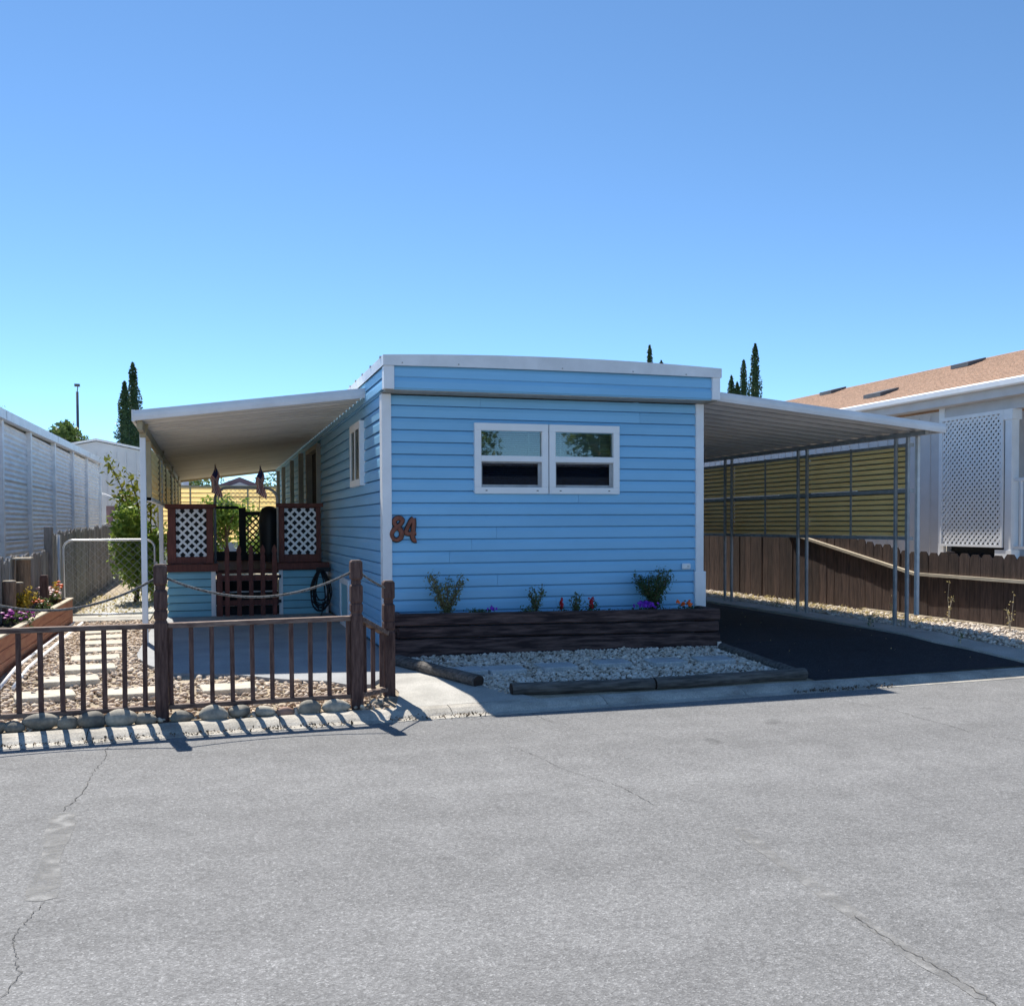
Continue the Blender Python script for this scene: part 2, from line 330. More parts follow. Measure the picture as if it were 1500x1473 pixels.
# kerb with its gutter pan
prof = [(0, RZ + .004), (.13, RZ + .006), (.17, RZ + .026), (.24, RZ + .05), (.36, RZ + .058), (.36, -.25), (0, -.25)]
def kerb_piece(x0, x1, pr=prof):
    n = len(pr); vs = [(x0, Ye(x0) + d, z) for d, z in pr] + [(x1, Ye(x1) + d, z) for d, z in pr]
    return MB().add(vs, [tuple(range(n))[::-1], tuple(range(n, 2 * n))] + [(i, (i + 1) % n, n + (i + 1) % n, n + i) for i in range(n)])
kroot = struct(kerb_piece(-70, -4.0).build('kerb', 'kerb', fix=True))
x = -3.995
while x < 14:
    L = 1.52; kerb_piece(x, x + L - .008).build('kerb_section', 'kerb', kroot, fix=True); x += L
kerb_piece(x, 80).build('kerb_section', 'kerb', kroot, fix=True)
# the lots: one gently rising sheet
b = MB()
def rows(x):
    y0 = Ye(x) + .35; y1 = max(y0 + .01, 9.0); y2 = max(y1 + .01, 11.2); return (y0, y1, y2, max(60, y2 + 1))
for i in range(60):
    ra, rb = rows(xs[i]), rows(xs[i + 1])
    for k in range(3):
        b.add([(xs[i], ra[k], gz(ra[k])), (xs[i + 1], rb[k], gz(rb[k])), (xs[i + 1], rb[k + 1], gz(rb[k + 1])), (xs[i], ra[k + 1], gz(ra[k + 1]))], [(0, 1, 2, 3)])
lot = struct(b.build('lot_ground', 'dirt'))
# driveway, strip, walkway, patio, path
sheet('driveway', 'drive', [[(6.08, Ye(6) + .36), (9.02, Ye(9) + .36), (8.80, 11.2), (5.95, 11.2)], [(5.95, 11.2), (8.80, 11.2), (9.07, 26), (5.95, 26)]], lambda x, y: gz(y) + .006)
def slab(name, m, polys, th, top):
    b = MB()
    for pts in polys:
        n = len(pts); vs = [(x, y, gz(y) + top) for x, y in pts] + [(x, y, gz(y) + top - th) for x, y in pts]
        b.add(vs, [tuple(range(n)), tuple(range(n, 2 * n))[::-1]] + [((i + 1) % n, i, n + i, n + (i + 1) % n) for i in range(n)])
    return b.build(name, m)
struct(slab('concrete_strip', 'concrete', [[(9.02, Ye(9) + .37), (9.80, Ye(9.8) + .37), (9.5, 10.1), (9.34, 10.6), (9.30, 11.2), (8.76, 11.2), (8.79, 10.7), (8.95, 10.1)], [(8.76, 11.2), (9.30, 11.2), (9.45, 14.5), (9.62, 26), (9.05, 26), (8.95, 14)]], .12, .03))
struct(slab('walkway', 'concrete', [[(1.60, Ye(1.6) + .37), (2.98, Ye(2.98) + .37), (2.68, 9.6), (2.0, 11.05), (1.68, 10.5), (1.74, 9.6)]], .08, .014))
PE = [(-.80, 12.2), (-.76, 11.8), (-.64, 11.3), (-.62, 11.2), (-.36, 10.76), (.02, 10.65), (.23, 10.58), (.48, 10.42), (.68, 10.28), (1.11, 10.1), (1.27, 9.93), (1.5, 9.88), (1.64, 10.1)]
struct(slab('patio', 'patio', [PE[3:] + [(1.78, 10.65), (1.92, 10.95), (1.92, 11.2)], [(-.62, 11.2), (1.92, 11.2), (1.92, 17.0), (-.80, 17.0)] + PE[:3]], .12, .035))
struct(slab('garden_path', 'concrete', [[(-2.15, 16.7), (-.9, 16.7), (-.9, 24), (-1.75, 24)]], .08, .03))
# cracks in the asphalt and the sealed bands along them
def crack(pts, w0, jit, name, m, z):
    P = []
    for (a, c) in zip(pts[:-1], pts[1:]):
        for k in range(22):
            t = k / 22; P.append((a[0] + (c[0] - a[0]) * t + random.gauss(0, jit * .6) + jit * 1.8 * math.sin((a[1] + (c[1] - a[1]) * t) * 6.5), a[1] + (c[1] - a[1]) * t))
    P.append(pts[-1]); b = MB(); vs = []
    for i, (x, y) in enumerate(P):
        ww = w0 * (random.uniform(.35, 1.3) if name == 'crack' else 1 + .25 * math.sin(i * .21) + random.uniform(-.04, .04)) * (1 if 0 < i < len(P) - 1 else .2); vs += [(x - ww / 2, y, RZ + z), (x + ww / 2, y, RZ + z)]
    return b.add(vs, [(2 * i, 2 * i + 1, 2 * i + 3, 2 * i + 2) for i in range(len(P) - 1)]).build(name, m, road)
c1 = [(-.72, 8.5), (-.77, 8.27), (-.78, 7.45), (-.85, 6.53), (-.80, 5.61), (-.76, 5.01), (-.78, 4.61), (-.74, 4.26), (-.80, 3.5)]
c2 = [(2.22, 7.43), (2.34, 6.72), (2.53, 6.11), (2.6, 5.59), (2.83, 5.04), (2.74, 4.39), (2.69, 3.76), (2.66, 3.33), (2.66, 2.95), (2.58, 2.3)]
crack(c1[3:6], .12, .001, 'crack_seal', 'seal', .002); crack(c2[4:9], .075, .001, 'crack_seal', 'seal', .002)
crack(c1[:4], .0055, .009, 'crack', 'crack', .004); crack(c1[5:], .004, .012, 'crack', 'crack', .004)
crack(c2[:4], .004, .009, 'crack', 'crack', .004); crack(c2[6:], .005, .008, 'crack', 'crack', .004)
crack([(2.80, 8.7), (2.83, 8.22), (3.0, 8.01)], .005, .012, 'crack', 'crack', .004)
crack([(5.82, 8.29), (5.99, 7.62), (5.92, 6.77), (6.09, 6.44), (6.3, 5.8)], .005, .014, 'crack', 'crack', .004)

# pebbles: real stones, too many to count
def pebbles(name, label, inside, x0, x1, y0, y1, n, s0, s1, m, sub=1, lift=.3):
    bm = bmesh.new(); bmesh.ops.create_icosphere(bm, subdivisions=sub, radius=1)
    bv = np.array([v.co[:] for v in bm.verts]); bf = np.array([[v.index for v in f.verts] for f in bm.faces]); bm.free()
    X = rng.uniform(x0, x1, n); Y = rng.uniform(y0, y1, n); k = np.array([inside(a, c) for a, c in zip(X, Y)]); X, Y = X[k], Y[k]; n = len(X)
    S = rng.uniform(s0, s1, (n, 1)) * np.array([1, 1, .62]) * rng.uniform(.7, 1.3, (n, 3)) * rng.choice([.6, .8, 1, 1, 1.25], (n, 1))
    A = rng.uniform(0, 6.28, n); V = bv[None] * S[:, None] * (1 + rng.normal(0, .09, (n, len(bv), 1)))
    tl = rng.normal(0, .35, n); V[:, :, 2] += V[:, :, 0] * np.sin(tl)[:, None]
    ca, sa = np.cos(A)[:, None], np.sin(A)[:, None]; vx = V[:, :, 0] * ca - V[:, :, 1] * sa; vy = V[:, :, 0] * sa + V[:, :, 1] * ca
    Z = np.array([gz(q) for q in Y]) + S[:, 2] * lift + rng.uniform(0, s1 * .7, n)
    V = np.stack([vx + X[:, None], vy + Y[:, None], V[:, :, 2] + Z[:, None]], 2).reshape(-1, 3)
    F = (bf[None] + (np.arange(n) * len(bv))[:, None, None]).reshape(-1, 3)
    return tag(np_mesh(name, V, F, m, None, smooth=True), label, 'gravel', kind='stuff')
def side(a, c, x, y): return (c[0] - a[0]) * (y - a[1]) - (c[1] - a[1]) * (x - a[0])
sheet('gravel_bed', 'soil', [[(2.72, 9.3), (6.0, 9.34), (5.93, 11.15), (1.99, 11.15)]], lambda x, y: gz(y) + .008)
def in_front(x, y): return side((2.74, 9.28), (1.96, 11.0), x, y) < -.03 and y > 9.30 and y < 11.12 and x < 5.98 - .06 * (y - 9.4)
pebbles('gravel', 'pale gravel in front of the dark timber planter', in_front, 1.95, 6.0, 9.25, 11.15, 9000, .012, .025, 'peb_w')
def in_yard(x, y):
    if y < 9.0: return False
    if x > -.80: return x < 1.55 and y < np.interp(x, [p[0] for p in PE], [p[1] for p in PE]) - .03
    return y < 16.6 and x > -1.95
pebbles('gravel', 'tan gravel of the yard behind the wooden railing', in_yard, -2.0, 1.55, 8.98, 16.6, 10500, .018, .032, 'peb', sub=1)
pebbles('gravel', 'sunlit pale gravel strip along the brown board fence', lambda x, y: y > Ye(x) + .4 and x > (9.45 if y < 14 else 9.6) + max(0, 10.6 - y) * .25, 9.4, 10.53, 9.2, 20, 6000, .018, .032, 'peb_w', sub=1)

# ================================================================ the blue mobile home
X0, X1, Y0, YB = 1.92, 6.0, 11.6, 30.6
home = thing('mobile_home', 'blue lap sided mobile home with white trim and double front window', 'mobile home', (3.96, 11.6, .1))
CZ = .141
cprof = [(-.030, .013), (.018, .013), (.020, .017), (.0185, .098), (.0165, .106), (.007, .137), (.005, CZ), (-.030, CZ)]   # out, up: face, sloped shoulder, open lap joint
def course_x(z, xa, xb, y, name='siding_plank', m='blue', par=None, pr=cprof, h=CZ):
    return MB().prism([(y - d, z + q * h / CZ) for d, q in pr], 'x', xa, xb).build(name, m, par or home, fix=True)
def course_y(z, ya, yb, x, name='siding_plank', m='blue', par=None, sgn=-1, h=CZ):
    return MB().prism([(x + sgn * d, z + q * h / CZ) for d, q in cprof], 'y', ya, yb).build(name, m, par or home, fix=True)
zs = [.143 + CZ * k for k in range(21)]
WX0, WX1, WZ0, WZ1 = 3.011, 4.849, 1.954, 2.788
for z in zs:
    h = min(CZ, 3.085 - z)
    if z > 1.96 and z + CZ < 2.70:
        course_x(z, X0 + .10, WX0 + .03, Y0, h=h); course_x(z, WX1 - .03, X1 - .10, Y0, h=h)
    elif random.random() < .45:                         # two lengths with a lapped joint
        xj = random.uniform(2.7, 5.3); course_x(z, X0 + .10, xj, Y0, h=h); course_x(z, xj + .003, X1 - .10, Y0 + .0015, h=h)
    else: course_x(z, X0 + .10, X1 - .10, Y0, h=h)
for z in zs:
    cuts = []
    if 2.10 < z + .07 < 2.90: cuts.append((13.08, 13.98))
    if z + .07 > .85 and z < 3.02: cuts.append((18.4, 20.4))
    a = Y0 + .10; h = CZ if z < 2.9 else CZ
    for c in cuts: course_y(z, a, c[0], X0 + .032, h=h); a = c[1]
    course_y(z, a, YB, X0 + .032, h=h)
course_y(zs[-1] + CZ, Y0 + .1, YB, X0 + .032, h=.06)
for z in zs: course_y(z, Y0 + .1, YB, X1 - .032, sgn=1)
# wall core behind the planks, with the openings
b = MB()
b.box(X0 + .066, WX0 + .02, Y0 + .032, Y0 + .11, .1, 3.09); b.box(WX1 - .02, X1 - .066, Y0 + .032, Y0 + .11, .1, 3.09)
b.box(WX0 + .02, WX1 - .02, Y0 + .032, Y0 + .11, .1, WZ0 + .03); b.box(WX0 + .02, WX1 - .02, Y0 + .032, Y0 + .11, 2.69, 3.09)
b.build('front_wall', 'blue', home)
b = MB()
b.box(X0 + .066, X0 + .14, Y0 + .115, 13.08, .1, 3.3); b.box(X0 + .066, X0 + .14, 13.08, 13.98, .1, 2.12); b.box(X0 + .066, X0 + .14, 13.08, 13.98, 2.92, 3.3)
b.box(X0 + .066, X0 + .14, 13.98, 18.4, .1, 3.3); b.box(X0 + .066, X0 + .14, 18.4, 20.4, .1, .88); b.box(X0 + .066, X0 + .14, 18.4, 20.4, 3.0, 3.3); b.box(X0 + .066, X0 + .14, 20.4, YB, .1, 3.3)
b.build('side_wall', 'blue', home)
box('side_wall', 'blue', home, X1 - .14, X1 - .066, Y0 + .115, YB, .1, 3.3)
box('rear_wall', 'blue', home, X0 + .15, X1 - .15, YB - .09, YB, .1, 3.3)
box('room_floor', 'dark', home, X0 + .15, X1 - .15, Y0 + .1, YB - .1, .8, .86)
box('room_partition', 'dark', home, X0 + .15, X1 - .15, 16.4, 16.5, .87, 3.3)
# corner trims
for xa, xb in ((X0 - .004, X0 + .105), (X1 - .103, X1 + .004)):
    box('corner_trim', 'trim', home, xa, xb, Y0 - .042, Y0 + .12, .1 if xa < 3 else .96, 3.095, bevel=.004)
box('corner_trim_base', 'trim', home, X1 - .122, X1 + .030, Y0 - .055, Y0 + .15, .1, .985, bevel=.005)
# soffit boards, fascia, roof
YO = 11.30
for i in range(28):
    xa = X0 + i * .149; MB().box(xa, min(xa + .145, X1 + .06), YO + .02, Y0 + .1, 3.10, 3.112).build('soffit_board', 'jamb', home)
for k, (za, zb) in enumerate(((3.115, 3.245), (3.245, 3.385))):
    MB().prism([(YO - d, za + q * (zb - za) / CZ) for d, q in cprof], 'x', X0 + .09, X1 - .03).build('fascia_plank', 'blue', home, fix=True)
    MB().prism([(X0 - d, za + q * (zb - za) / CZ) for d, q in cprof], 'y', YO + .06, YB).build('fascia_plank', 'blue', home, fix=True)
box('fascia_core', 'blue', home, X0 + .003, X1 + .05, YO + .003, YO + .018, 3.112, 3.42)
box('fascia_corner', 'trim', home, X0 - .026, X0 + .092, YO - .042, YO + .09, 3.112, 3.372, bevel=.004)
box('fascia_corner', 'trim', home, X1 - .035, X1 + .072, YO - .042, YO + .09, 3.112, 3.385, bevel=.004)
def arc(x): t = (x - (X0 + X1) / 2) / 2.1; return .05 * (1 - t * t)
b = MB(); n = 24; xa, xb = X0 - .035, X1 + .085
for (ya, yb, lo, hi) in ((YO - .055, YO - .045, 3.37, 3.485),):
    vs = []
    for i in range(n + 1):
        x = xa + (xb - xa) * i / n; e = arc(x); s_ = .012 * (x - xa) / 4
        vs += [(x, ya, lo + e * .25 + s_), (x, ya, hi + e + s_), (x, YB + .1, hi + e + s_), (x, YB + .1, lo + s_), (x, ya + .012, lo + e * .25 + s_)]
    fs = []
    for i in range(n):
        a, c = 5 * i, 5 * i + 5
        fs += [(a, c, c + 1, a + 1), (a + 1, c + 1, c + 2, a + 2), (a + 4, c + 4, c, a), (a + 2, c + 2, c + 3, a + 3)]
    fs += [(0, 1, 2, 3, 4), (5 * n + 4, 5 * n + 3, 5 * n + 2, 5 * n + 1, 5 * n)]
    b.add(vs, fs)
roof = b.build('roof', 'roofw', home, fix=True)
for i in range(14):
    y = 11.5 + i * .62 + random.uniform(-.1, .1)
    MB().box(X0 - .045, X0 + .02, y, y + .04, 3.475, 3.498).build('roof_clip', 'steel', roof)
for x in (2.1, 2.75, 4.0, 4.9, 5.6): MB().blob((x, YO - .057, 3.40 + arc(x) * .3), (.010, .005, .010)).build('roof_screw', 'steel', roof)
# front double window
def window_unit(xa, xb):
    y = Y0
    f = MB()
    for (p, q, r_, s_) in ((xa, xb, WZ1 - .088, WZ1), (xa, xb, WZ0, WZ0 + .078), (xa, xa + .08, WZ0 + .078, WZ1 - .088), (xb - .08, xb, WZ0 + .078, WZ1 - .088), (xa + .08, xb - .08, 2.335, 2.405)):
        f.box(p, q, y - .062, y + .05, r_, s_)
    fo = f.build('window_frame', 'vinyl', home, bevel=.004)
    box('pane', 'glass', fo, xa + .078, xb - .078, y - .018, y - .013, 2.403, WZ1 - .086)
    box('pane', 'glass', fo, xa + .078, xb - .078, y + .016, y + .021, WZ0 + .076, 2.337)
    s = MB(); a, c, z0, z1 = xa + .08, xb - .08, WZ0 + .08, 2.333
    s.box(a, c, y - .03, y - .015, z0, z0 + .028); s.box(a, c, y - .03, y - .015, z1 - .014, z1); s.box(a, a + .016, y - .03, y - .015, z0 + .028, z1 - .014); s.box(c - .045, c, y - .03, y - .015, z0 + .028, z1 - .014)
    so = s.build('screen_frame', 'steel', fo); box('screen_mesh', 'screen', fo, a + .016, c - .045, y - .024, y - .022, z0 + .028, z1 - .014)
    bl = MB()
    for k in range(30):
        z = WZ0 + .06 + k * .025
        bl.add([(xa + .05, y + .115, z), (xb - .05, y + .115, z), (xb - .05, y + .133, z + .016), (xa + .05, y + .133, z + .016)], [(0, 1, 2, 3)])
    for x in (xa + .2, xb - .2): bl.box(x, x + .006, y + .109, y + .113, WZ0 + .06, WZ1 - .06)
    bl.build('blind', 'blind', fo)
    for x in (xa + .14, xb - .14): MB().box(x - .012, x + .012, y - .0645, y - .0615, WZ0 + .033, WZ0 + .042).build('weep_hole', 'black', fo)
    return fo
window_unit(WX0, 3.926); window_unit(3.938, WX1)
# side window
f = MB(); xa = X0
for (p, q, r_, s_) in ((13.06, 14.03, 2.84, 2.94), (13.06, 14.03, 2.10, 2.19), (13.06, 13.15, 2.19, 2.84), (13.94, 14.03, 2.19, 2.84), (13.52, 13.57, 2.19, 2.84)): f.box(X0 - .045, X0 + .06, p, q, r_, s_)
fo = f.build('side_window_frame', 'vinyl', home, bevel=.004)
box('pane', 'glass_side', fo, X0 - .040, X0 - .035, 13.14, 13.53, 2.18, 2.85); box('pane', 'glass_side', fo, X0 - .032, X0 - .027, 13.56, 13.95, 2.18, 2.85)
box('window_dark_sheet', 'dark', fo, X0 + .145, X0 + .155, 13.06, 14.02, 2.13, 2.9)  # added dark sheet, stands in for the unlit room behind the panes
# open doorway with its jamb, posts on the wall further back
f = MB()
for (p, q, r_, s_) in ((18.33, 18.43, .88, 3.05), (20.36, 20.46, .88, 3.05), (18.43, 20.36, 2.97, 3.05)): f.box(X0 - .06, X0 + .10, p, q, r_, s_)
df = f.build('door_frame', 'jamb', home, bevel=.004)
box('door', 'dark', df, X0 + .06, X0 + .10, 18.43, 20.36, .88, 2.97); MB().blob((X0 + .04, 18.6, 1.85), (.03, .03, .03)).build('door_knob', 'steel', df, smooth=True)  # dark sheet fills the opening in place of the shaded interior
for y, d in ((21.2, .09), (23.6, .08), (26.3, .08), (28.4, .08)):
    box('wall_post', 'jamb', home, X0 - .04 - d, X0 - .034, y, y + .12, .9, 3.06, bevel=.004)
# skirting hatch leaning on the wall, outlet
f = MB(); ya, yb = 14.1, 15.05
for (p, q, r_, s_) in ((ya, yb, .74, .82), (ya, yb, .12, .19), (ya, ya + .09, .19, .74), (yb - .07, yb, .19, .74)): f.box(X0 - .075, X0 - .034, p, q, r_, s_)
ho = f.build('access_hatch_frame', 'trim', home, bevel=.004); box('hatch_panel', 'teal', ho, X0 - .056, X0 - .036, ya + .08, yb - .06, .18, .75)
ob = MB().box(5.70, 5.82, Y0 - .058, Y0 - .028, 1.015, 1.09).build('outlet_cover', 'vinyl', home, bevel=.012)
MB().box(5.765, 5.795, Y0 - .062, Y0 - .0575, 1.04, 1.065).build('outlet_latch', 'post_metal', ob)
# house number: rust red brush-stroke digits
def stroke(name, pts, rs):
    P = [(x, 0, z) for x, z in pts]; b = MB().tube(P, rs, 8)
    b.v = [(x, Y0 - .044 + y * .35, z) for x, y, z in b.v]; return b
def smoothpts(pts, k=5, closed=False):
    out = []; n = len(pts); g = lambda i: np.array(pts[i % n] if closed else pts[min(max(i, 0), n - 1)], float)
    for i in range(n if closed else n - 1):
        a, b_, c, d = g(i - 1), g(i), g(i + 1), g(i + 2)
        for j in range(k):
            t = j / k; out.append(tuple(.5 * ((2 * b_) + (-a + c) * t + (2 * a - 5 * b_ + 4 * c - d) * t * t + (-a + 3 * b_ - 3 * c + d) * t ** 3)))
    if not closed: out.append(tuple(g(n - 1)))
    return out
num = thing('house_number', 'rust red house number 84 on the blue siding beside the corner trim', 'house number', (2.16, Y0 - .03, 1.39))
e = smoothpts([(.145, .245), (.115, .27), (.07, .262), (.048, .225), (.068, .185), (.11, .15), (.135, .10), (.125, .045), (.08, .018), (.035, .035), (.018, .08), (.035, .125), (.075, .16), (.12, .195), (.14, .225)], 4, True)
d8 = stroke('d', [(2.007 + x, 1.395 + z) for x, z in e], .021)
n_ = len(e); d8 = MB().tube([(2.002 + x * 1.0, 0, 1.398 + z) for x, z in e], [.025 + .004 * math.sin(3 * i / n_ * 6.28) for i in range(n_)], 8, closed=True)
d8.v = [(x, Y0 - .044 + y * .35, z) for x, y, z in d8.v]; d8.build('digit', 'rust', num, smooth=True)
db = MB().tube([(2.002 + x, 0, 1.398 + z) for x, z in e], .032, 8, closed=True); db.v = [(x, Y0 - .036 + y * .2, z) for x, y, z in db.v]; db.build('digit_border', 'black', num, smooth=True)
q1 = smoothpts([(.108, .272), (.080, .245), (.050, .19), (.026, .135), (.020, .105), (.045, .092), (.085, .092), (.138, .100)], 4)
q2 = smoothpts([(.108, .272), (.112, .21), (.106, .14), (.098, .08), (.102, .035), (.122, .014), (.140, .016)], 4)
for rad, yy_, sy_, nm, mt in ((.0225, Y0 - .044, .35, 'digit', 'rust'), (.030, Y0 - .036, .2, 'digit_border', 'black')):
    b = MB().tube([(2.168 + x, 0, 1.395 + z) for x, z in q1], rad, 8); b.tube([(2.168 + x, .003, 1.395 + z) for x, z in q2], rad * 1.08, 8)
    b.v = [(x, yy_ + y * sy_, z) for x, y, z in b.v]; b.build(nm, mt, num, smooth=True)
# ================================================================ patio awning on the left
def pan_profile(pitch, z0, depth):
    return [(0, 0), (pitch * .22, 0), (pitch * .30, depth), (pitch * .92, depth), (pitch, 0)]
def awning_roof(par, xa, za, xb, zb, ya, yb, m, pitch=.36, depth=.055):
    pr = pan_profile(pitch, 0, depth); n = len(pr)
    L = MB(); vs = []
    for (x, z) in ((xa, za), (xb, zb)):
        for (d, q) in pr: vs.append((x, ya + d, z + q))
        for (d, q) in pr: vs.append((x, ya + d, z + q + .004))
    f = []
    for i in range(n - 1):
        f += [(i, i + 1, 2 * n + i + 1, 2 * n + i), (n + i + 1, n + i, 3 * n + i, 3 * n + i + 1)]
    first = L.add(vs, f).build('roof_pan', m, par)
    for k in range(1, int((yb - ya) / pitch)): share(first, par, (0, k * pitch, 0))
def slat_sheet(poly, ax, a0, a1):                       # thin rolled metal or plastic slat
    n = len(poly); P = (lambda q, t: (q[0], t, q[1])) if ax == 'y' else (lambda q, t: (t, q[0], q[1]))
    return MB().add([P(q, a0) for q in poly] + [P(q, a1) for q in poly], [(i, i + 1, n + i + 1, n + i) for i in range(n - 1)])
aw = thing('patio_awning', 'long white metal patio awning on posts beside the blue home', 'awning', (.5, 13.0, .1))
awning_roof(aw, -.815, 2.852, 1.90, 3.20, 12.76, 30.4, 'pan')
def fascia(par, y, xa, za, xb, zb, h, m='roofw', dy=.03):
    b = MB(); vs = []
    for (x, z) in ((xa, za), (xb, zb)): vs += [(x, y, z), (x, y, z + h), (x, y + dy, z + h), (x, y + dy, z), (x, y - .012, z + h * .35), (x, y - .012, z + h * .65)]
    b.add(vs, [(0, 6, 10, 4), (4, 10, 11, 5), (5, 11, 7, 1), (1, 7, 8, 2), (2, 8, 9, 3), (3, 9, 6, 0), (0, 4, 5, 1, 2, 3), (6, 9, 8, 7, 11, 10)])
    return b.build('fascia', m, par, fix=True)
fascia(aw, 12.73, -.835, 2.83, 1.90, 3.185, .122); fascia(aw, 30.4, -.85, 2.80, 1.90, 3.15, .16, 'tan')
box('side_gutter', 'roofw', aw, -.855, -.82, 12.73, 30.4, 2.825, 2.96)
box('beam', 'tan', aw, -.80, -.74, 12.82, 30.38, 2.735, 2.85)
for k, y in enumerate((13.35, 18.12, 22.9, 27.6)):
    p = box('post', 'trim' if k < 2 else 'trim', aw, -.805, -.735, y - .035, y + .035, .13, 2.735, bevel=.005)
    MB().prism([(-.815, 2.85), (-.70, 2.85), (-.735, 2.68), (-.80, 2.68)], 'y', y - .04, y + .04).build('bracket', 'tan', p)
# yellow privacy slats on the awning's outer side and at its rear end
ss = thing('privacy_screen', 'tan slatted privacy screen hung along the outer side of the patio awning', 'privacy screen', (-.8, 22.4, 1.95))
sl = slat_sheet([(-.79, 1.985), (-.765, 1.98), (-.745, 2.03), (-.765, 2.062), (-.788, 2.068)], 'y', 14.62, 17.15).build('slat', 'yellow', ss)
for j in range(6):
    for k in range(8):
        if j or k: share(sl, ss, (0, j * 2.6, k * .088))
for j in range(7): box('frame_post', 'tan', ss, -.80, -.735, 14.52 + j * 2.6, 14.60 + j * 2.6, 1.93, 2.74)
box('frame_rail', 'trim', ss, -.80, -.73, 14.52, 30.2, 1.925, 1.975)
rs = thing('privacy_screen', 'yellow slatted screen fence standing behind the garden beyond the patio awning', 'privacy screen', (.6, 35.4, .1))
sl = slat_sheet([(35.40, 1.02), (35.37, 1.025), (35.36, 1.07), (35.375, 1.165), (35.40, 1.17)], 'x', -1.6, 2.9).build('slat', 'yellow', rs)
for k in range(1, 12): share(sl, rs, (0, 0, k * .152))
for x in (-1.62, -.6, .3, 1.25, 2.2, 2.88): box('frame_post', 'tan', rs, x, x + .06, 35.33, 35.358, .1, 2.90)
box('frame_rail', 'tan', rs, -1.64, 2.95, 35.32, 35.41, 2.85, 2.91)

# ================================================================ carport on the right
cp = thing('carport', 'ribbed metal carport roof on paired steel posts along the driveway', 'carport', (7.7, 11.4, .1))
awning_roof(cp, 6.02, 3.142, 9.50, 2.825, 11.42, 25.6, 'pan2', pitch=.36, depth=.055)
fascia(cp, 11.385, 6.085, 3.118, 9.52, 2.795, .115)
box('side_gutter', 'roofw', cp, 9.505, 9.53, 11.39, 25.5, 2.80, 2.90)
box('beam', 'steel', cp, 9.28, 9.35, 11.5, 25.5, 2.775, 2.836)
for y in (11.89, 14.36, 16.82, 19.3, 21.8):
    for dy in (0, .255): box('post', 'steel', cp, 9.293, 9.333, y + dy - .024, y + dy + .024, .11, 2.775, bevel=.004)
box('trim_post', 'post_metal', cp, 9.42, 9.465, 11.82, 11.88, .30, 2.80, bevel=.004)
cs = thing('privacy_screen', 'yellow ribbed privacy screen in a dark frame between the carport posts', 'privacy screen', (9.39, 17, 1.35))
sl = slat_sheet([(9.356, 1.3965), (9.352, 1.400), (9.355, 1.425), (9.352, 1.447), (9.356, 1.452), (9.402, 1.454), (9.402, 1.4725), (9.356, 1.4725)], 'y', 11.96, 14.40)
sl.mi = [0, 0, 0, 0, 1, 1, 1]; sl = sl.build('slat', ['yellow', 'tan'], cs)
for j in range(5):
    for k in range(16):
        if j or k: share(sl, cs, (0, j * 2.465, k * .0765 + (.06 if k > 7 else 0)))
for j in range(5):
    for d in (0, 1.27): box('mullion', 'steel', cs, 9.336, 9.351, 11.94 + j * 2.465 + d, 11.975 + j * 2.465 + d, 1.35, 2.70)
for z0, z1 in ((1.345, 1.392), (2.005, 2.058), (2.645, 2.69)): box('frame_rail', 'steel', cs, 9.334, 9.40, 11.87, 24.3, z0, z1)

# ================================================================ porch deck with lattice panels
DY = 16.9
dk = thing('porch_deck', 'raised porch with blue skirting, red rails and white lattice panels', 'porch', (.63, DY, .1))
for k in range(6):
    z = .10 + k * .125
    MB().prism([(DY - d, z + q * .125 / CZ) for d, q in cprof], 'x', -.62, .03).build('skirt_plank', 'teal', dk, fix=True)
    MB().prism([(DY - d, z + q * .125 / CZ) for d, q in cprof], 'x', 1.15, 1.86).build('skirt_plank', 'teal', dk, fix=True)
    MB().prism([(-.62 - d, z + q * .125 / CZ) for d, q in cprof], 'y', DY + .01, 22.6).build('skirt_plank', 'teal', dk, fix=True)
for xa, xb in ((.028, .10), (1.09, 1.152), (1.845, 1.885)): box('skirt_trim', 'trim', dk, xa, xb, DY - .03, DY + .06, .1, .86, bevel=.003)
box('deck_floor', 'redwood', dk, -.60, 1.88, DY + .25, 22.6, .80, .86)
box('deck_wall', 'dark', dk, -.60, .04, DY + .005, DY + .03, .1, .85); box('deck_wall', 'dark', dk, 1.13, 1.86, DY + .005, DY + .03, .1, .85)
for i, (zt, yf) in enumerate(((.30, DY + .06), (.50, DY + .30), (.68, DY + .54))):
    st = box('step', 'dark', dk, .10, 1.09, yf, yf + .3, zt - .2, zt); box('nosing', 'trim', st, .10, 1.09, yf - .02, yf + .01, zt - .014, zt + .006)
